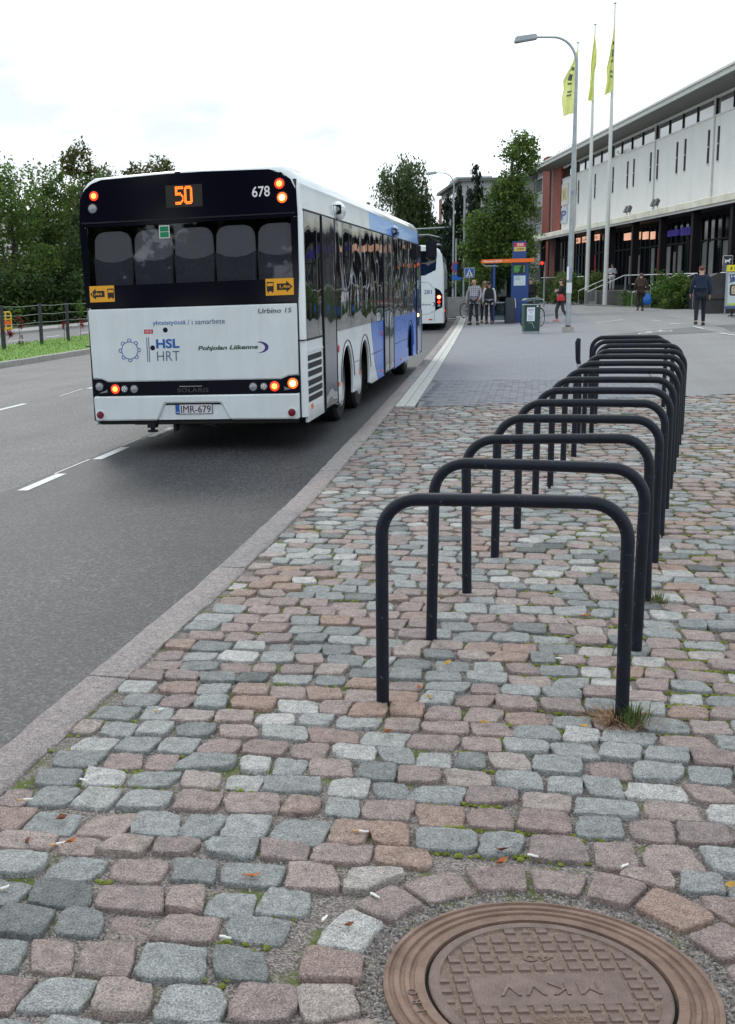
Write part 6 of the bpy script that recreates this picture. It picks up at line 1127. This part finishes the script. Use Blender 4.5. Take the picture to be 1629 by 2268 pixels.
def person(x,y,z,rz,lab,pose={},top=m_navy,leg=m_dtr,shoe=m_shoe,hair=m_hairb,skin=m_skin,h=1.75,sleeves=1,jacket=0,hairlong=0,build=1.0,cap=None):
    P=empty('person',(x,y,z),rz,lab,'person'); P.scale=(h/1.75,)*3; J=dict(BASE); J.update(pose)
    ex=[]
    for s,sg in (('L',-1),('R',1)):
        w_,hd=Vector(J['wr'+s]),Vector(J['ha'+s]); d=(hd-w_).normalized(); sd=d.cross(Vector((sg,0,0)) if abs(d.x)<.8 else Vector((0,1,0))).normalized(); inw=d.cross(sd)
        for k,ln in enumerate((.062,.072,.068,.052)):
            b0=hd+sd*(-.027+.018*k)+d*.018; ex.append(('ha'+s,[tuple(b0),tuple(b0+d*ln*.55),tuple(b0+d*ln*.9+inw*.018)],[(.011,.011),.0085,.007]))
        t0=w_+d*.03+sd*-.03; ex.append(('ha'+s,[tuple(t0),tuple(t0+d*.03+sd*-.02)],[.011,.008]))
        ex.append(('an'+s,[tuple(Vector(J['an'+s])+Vector((0,.05,-.05)))],[.03]))
    hd=Vector(J['hed'])
    for sg in (-1,1): ex.append(('hed',[tuple(hd+Vector((sg*.085,.01,.0)))],[(.012,.02)]))
    ex.append(('hed',[tuple(hd+Vector((0,-.105,-.012)))],[.014]))
    body=skin_mesh('body',J,EDG,skin,P,extra=ex)
    for sg in (-1,1): mb=MB(); mb.ell((hd.x+sg*.032,hd.y-.086,hd.z+.02),(.012,.008,.007),8,6); mb.build('eye',m_eye,body)
    mb=MB(); mb.ell((hd.x,hd.y-.088,hd.z-.05),(.024,.008,.006),8,6); mb.build('mouth',m_lip,body)
    te=[('pel','wai'),('wai','che'),('che','nkb')]; hem=[('hem','pel')] if jacket else []
    J['hem']=(J['pel'][0],J['pel'][1],J['pel'][2]-.06-.08*jacket); RAD['hem']=(.15,.115)
    for s in 'LR':
        te+=[('che','sh'+s),('sh'+s,'el'+s)]
        if sleeves: te.append(('el'+s,'wr'+s))
    skin_mesh('upper_clothing',J,te+hem,top,P,grow=.016+.008*jacket,gscale=build)
    skin_mesh('trousers',J,[('pel','hiL'),('hiL','knL'),('knL','anL'),('pel','hiR'),('hiR','knR'),('knR','anR')],leg,P,grow=.014,gscale=build)
    for s in 'LR':
        a,t=Vector(J['an'+s]),Vector(J['to'+s]); mb=MB(); d=(t-a); d.z=0; d=d.normalized() if d.length>.02 else Vector((0,-1,0)); hl=a-d*.05; n_=Vector((-d.y,d.x,0)); zz=min(a.z,t.z+.06)-.06
        pts=[(-.035,.045),(.1,.052),(.21,.042),(.25,.0),(.21,-.042),(.1,-.052),(-.035,-.045)]
        loft([([(hl.x+d.x*u_+n_.x*v_,hl.y+d.y*u_+n_.y*v_) for u_,v_ in pts],a.z-.08,0),([(hl.x+d.x*u_+n_.x*v_,hl.y+d.y*u_+n_.y*v_) for u_,v_ in pts],a.z-.045,0),([(hl.x+d.x*(u_*.55-.0)+n_.x*v_*.8,hl.y+d.y*(u_*.55)+n_.y*v_*.8) for u_,v_ in pts],a.z+.01,0)],0,mb); mb.build('shoe',shoe,P,smooth=50)
    if hair:
        mb=MB(); mb.ell((hd.x,hd.y+.018,hd.z+.055),(.088,.098,.078),14,10); 
        if hairlong: mb.ell((hd.x,hd.y+.05,hd.z-.02),(.078,.07,.12),12,8)
        mb.build('hair',hair,P,smooth=80)
    if cap: mb=MB(); mb.lathe([(.10,.03),(.105,.06),(.085,.115),(.03,.135),(0,.136)],16,(hd.x,hd.y,hd.z)); mb.prism([(hd.x-.08,hd.y-.08),(hd.x+.08,hd.y-.08),(hd.x+.05,hd.y-.17),(hd.x-.05,hd.y-.17)],'z',hd.z+.035,hd.z+.05); mb.build('cap',cap,P)
    return P
walk=dict(hiL=(-.09,-.02,.90),knL=(-.10,-.17,.50),anL=(-.105,-.14,.085),toL=(-.115,-.29,.04),hiR=(.09,.02,.90),knR=(.10,.06,.48),anR=(.105,.30,.14),toR=(.115,.18,.04),elL=(-.24,.10,1.15),wrL=(-.25,.08,.9),haL=(-.25,.06,.83),elR=(.24,-.0,1.14),wrR=(.25,-.15,.92),haR=(.25,-.18,.86))
G_=lambda x,y: gz(x,y)
person(-2.32,46.6,.01,R(-6),'person in checked grey shirt and dark trousers standing bareheaded by the kerb',dict(elL=(-.27,.02,1.15),wrL=(-.28,-.04,.90),haL=(-.285,-.06,.83),elR=(.27,.0,1.16),wrR=(.22,-.14,.98),haR=(.19,-.17,.94),knL=(-.12,-.03,.49),anL=(-.16,.02,.085),toL=(-.2,-.12,.03),hed=(-.02,-.03,1.615),anR=(.13,.05,.085),toR=(.18,-.09,.03)),m_plaid,m_dtr,hair=None,sleeves=1,jacket=1,h=1.78,build=1.04)
person(-2.0,48.4,.01,R(10),'person with a cap partly hidden behind the checked shirt man',{},cloth('dull_red_cloth',(.12,.07,.07)),m_dtr,h=1.68,cap=cloth('cap_tan',(.25,.19,.12)),jacket=1)
bp_=person(-1.78,47.4,.01,R(188),'person seen from behind in white top with black backpack',dict(anL=(-.12,.05,.085),toL=(-.13,-.1,.03)),m_wht,m_blkc,h=1.66,hair=m_hairk,jacket=1)
mb=MB(); loft([(rrect(.17,.07,.05),0,0),(rrect(.19,.085,.06),.12,0),(rrect(.16,.07,.05),.34,0),(rrect(.1,.04,.03),.42,0)],0,mb); bk_=mb.build('backpack',m_blkc,None,(-1.77,47.22,1.0),(0,0,R(8)),smooth=50); tag(bk_,'black backpack worn by the passenger in white','backpack')
mb=MB(); mb.tube([(-.06,-.02,.36),(-.05,-.07,.45),(-.02,.08,.5)],.012,6); mb.tube([(.06,-.02,.36),(.05,-.07,.45),(.02,.08,.5)],.012,6); mb.build('straps',m_blkc,bk_)
person(-.22,57,.02,R(20),'person in black walking in the distance right of the blue column',walk,m_blkc,m_blkc,h=1.76,hair=m_hairb,jacket=1,skin=m_skin2)
wm=person(1.0,47.9,G_(1,47.9),R(-83),'person in dark open jacket striding left behind the street lamp with red bag',dict(walk,elR=(.22,-.08,1.16),wrR=(.12,-.2,1.22),haR=(.07,-.23,1.27),elL=(-.22,-.08,1.16),wrL=(-.14,-.22,1.18),haL=(-.1,-.25,1.22)),m_blkc,m_gryt,m_pinks,m_hairb,m_skin2,h=1.68,jacket=1.6,hairlong=1,build=1.05)
mb=MB(); mb.ell((0,-.135,1.14),(.1,.06,.2),12,10); mb.build('grey_top',m_gryc,wm)
mb=MB(); mb.add([(-.2,.14,.82),(.2,.14,.82),(.22,-.06,.86),(-.22,-.06,.86),(-.16,.1,1.3),(.16,.1,1.3),(.17,-.05,1.3),(-.17,-.05,1.3),(-.25,-.3,.72),(-.22,-.12,1.1)],[(0,1,5,4),(1,2,6,5),(3,0,4,7),(3,7,9,8),(0,3,2,1)]); mb.build('jacket_skirt',m_blkc,wm,smooth=60)
mb=MB(); loft([(rrect(.16,.06,.03),0,0),(rrect(.15,.07,.03),.12,0),(rrect(.07,.02,.01),.26,0)],0,mb); hb=tag(mb.build('handbag',m_redb,None,(.98,47.66,G_(1,47.9)+.82),(0,0,R(5)),smooth=50),'red shoulder bag carried by the striding person','handbag')
mb=MB(); mb.tube([(-.05,0,.25),(.02,.05,.5),(.1,.1,.62)],.012,6); mb.build('strap',m_redb,hb)
nv=person(4.93,38.2,G_(5,38.2),R(174),'person in navy jacket walking away toward the shops, nearest of the walkers',dict(walk,anR=(.105,.2,.12),knR=(.1,.05,.49),toR=(.115,.08,.04),anL=(-.105,-.06,.085),knL=(-.1,-.1,.5),toL=(-.115,-.2,.04),elR=(.25,.04,1.14),wrR=(.28,-.09,.93),haR=(.285,-.12,.87),elL=(-.25,.05,1.14),wrL=(-.255,.0,.89),haL=(-.255,-.02,.82)),m_navy,m_dtr,hair=cloth('hair_ginger',(.13,.06,.035)),skin=m_skin2,h=1.80,jacket=.6,build=1.12)
mb=MB(); mb.tube([(.168*math.cos(t),.128*math.sin(t),.86) for t in [2*PI*i/20 for i in range(21)]],.012,6,cap=False); mb.build('pale_hem',m_wht,nv)
br=person(4.72,56.8,G_(5,57),R(172),'elderly person in brown coat walking away with blue bag toward the steps',dict(walk,anR=(.1,.08,.1),knR=(.1,-.02,.49),toR=(.11,-.06,.03),anL=(-.1,-.02,.085),knL=(-.1,-.06,.5),toL=(-.11,-.16,.03),hed=(0,-.10,1.58),top=(0,-.1,1.675),nek=(0,-.06,1.5),elL=(-.29,.04,1.14),wrL=(-.3,.0,.92),haL=(-.3,-.0,.85)),m_brn,m_brt,hair=cloth('cap_grey',(.10,.095,.09)),h=1.74,jacket=1,build=1.2)
mb=MB(); loft([([(x*.5,y*.5) for x,y in rrect(.19,.12,.08)],0,0),(rrect(.19,.13,.09),.1,0),(rrect(.2,.12,.09),.3,0),(rrect(.12,.07,.05),.45,0),(rrect(.03,.03,.015),.56,0)],0,mb); tag(mb.build('plastic_bag',m_blue_bag,None,(5.02,56.78,G_(5,57)+.26),smooth=60),'bright blue plastic bag carried by the person in brown','bag')
bx_,by_,_=Bp(19.9,77.2); person(bx_,by_,.86,R(12),'person in white shirt leaning at the terrace rail with folded arms',dict(elL=(-.26,-.02,1.14),wrL=(-.05,-.2,1.12),haL=(.03,-.21,1.13),elR=(.26,-.02,1.14),wrR=(.06,-.22,1.15),haR=(-.02,-.23,1.16)),m_wht,m_wht,h=1.74,hair=m_hairk,jacket=1,build=1.08)
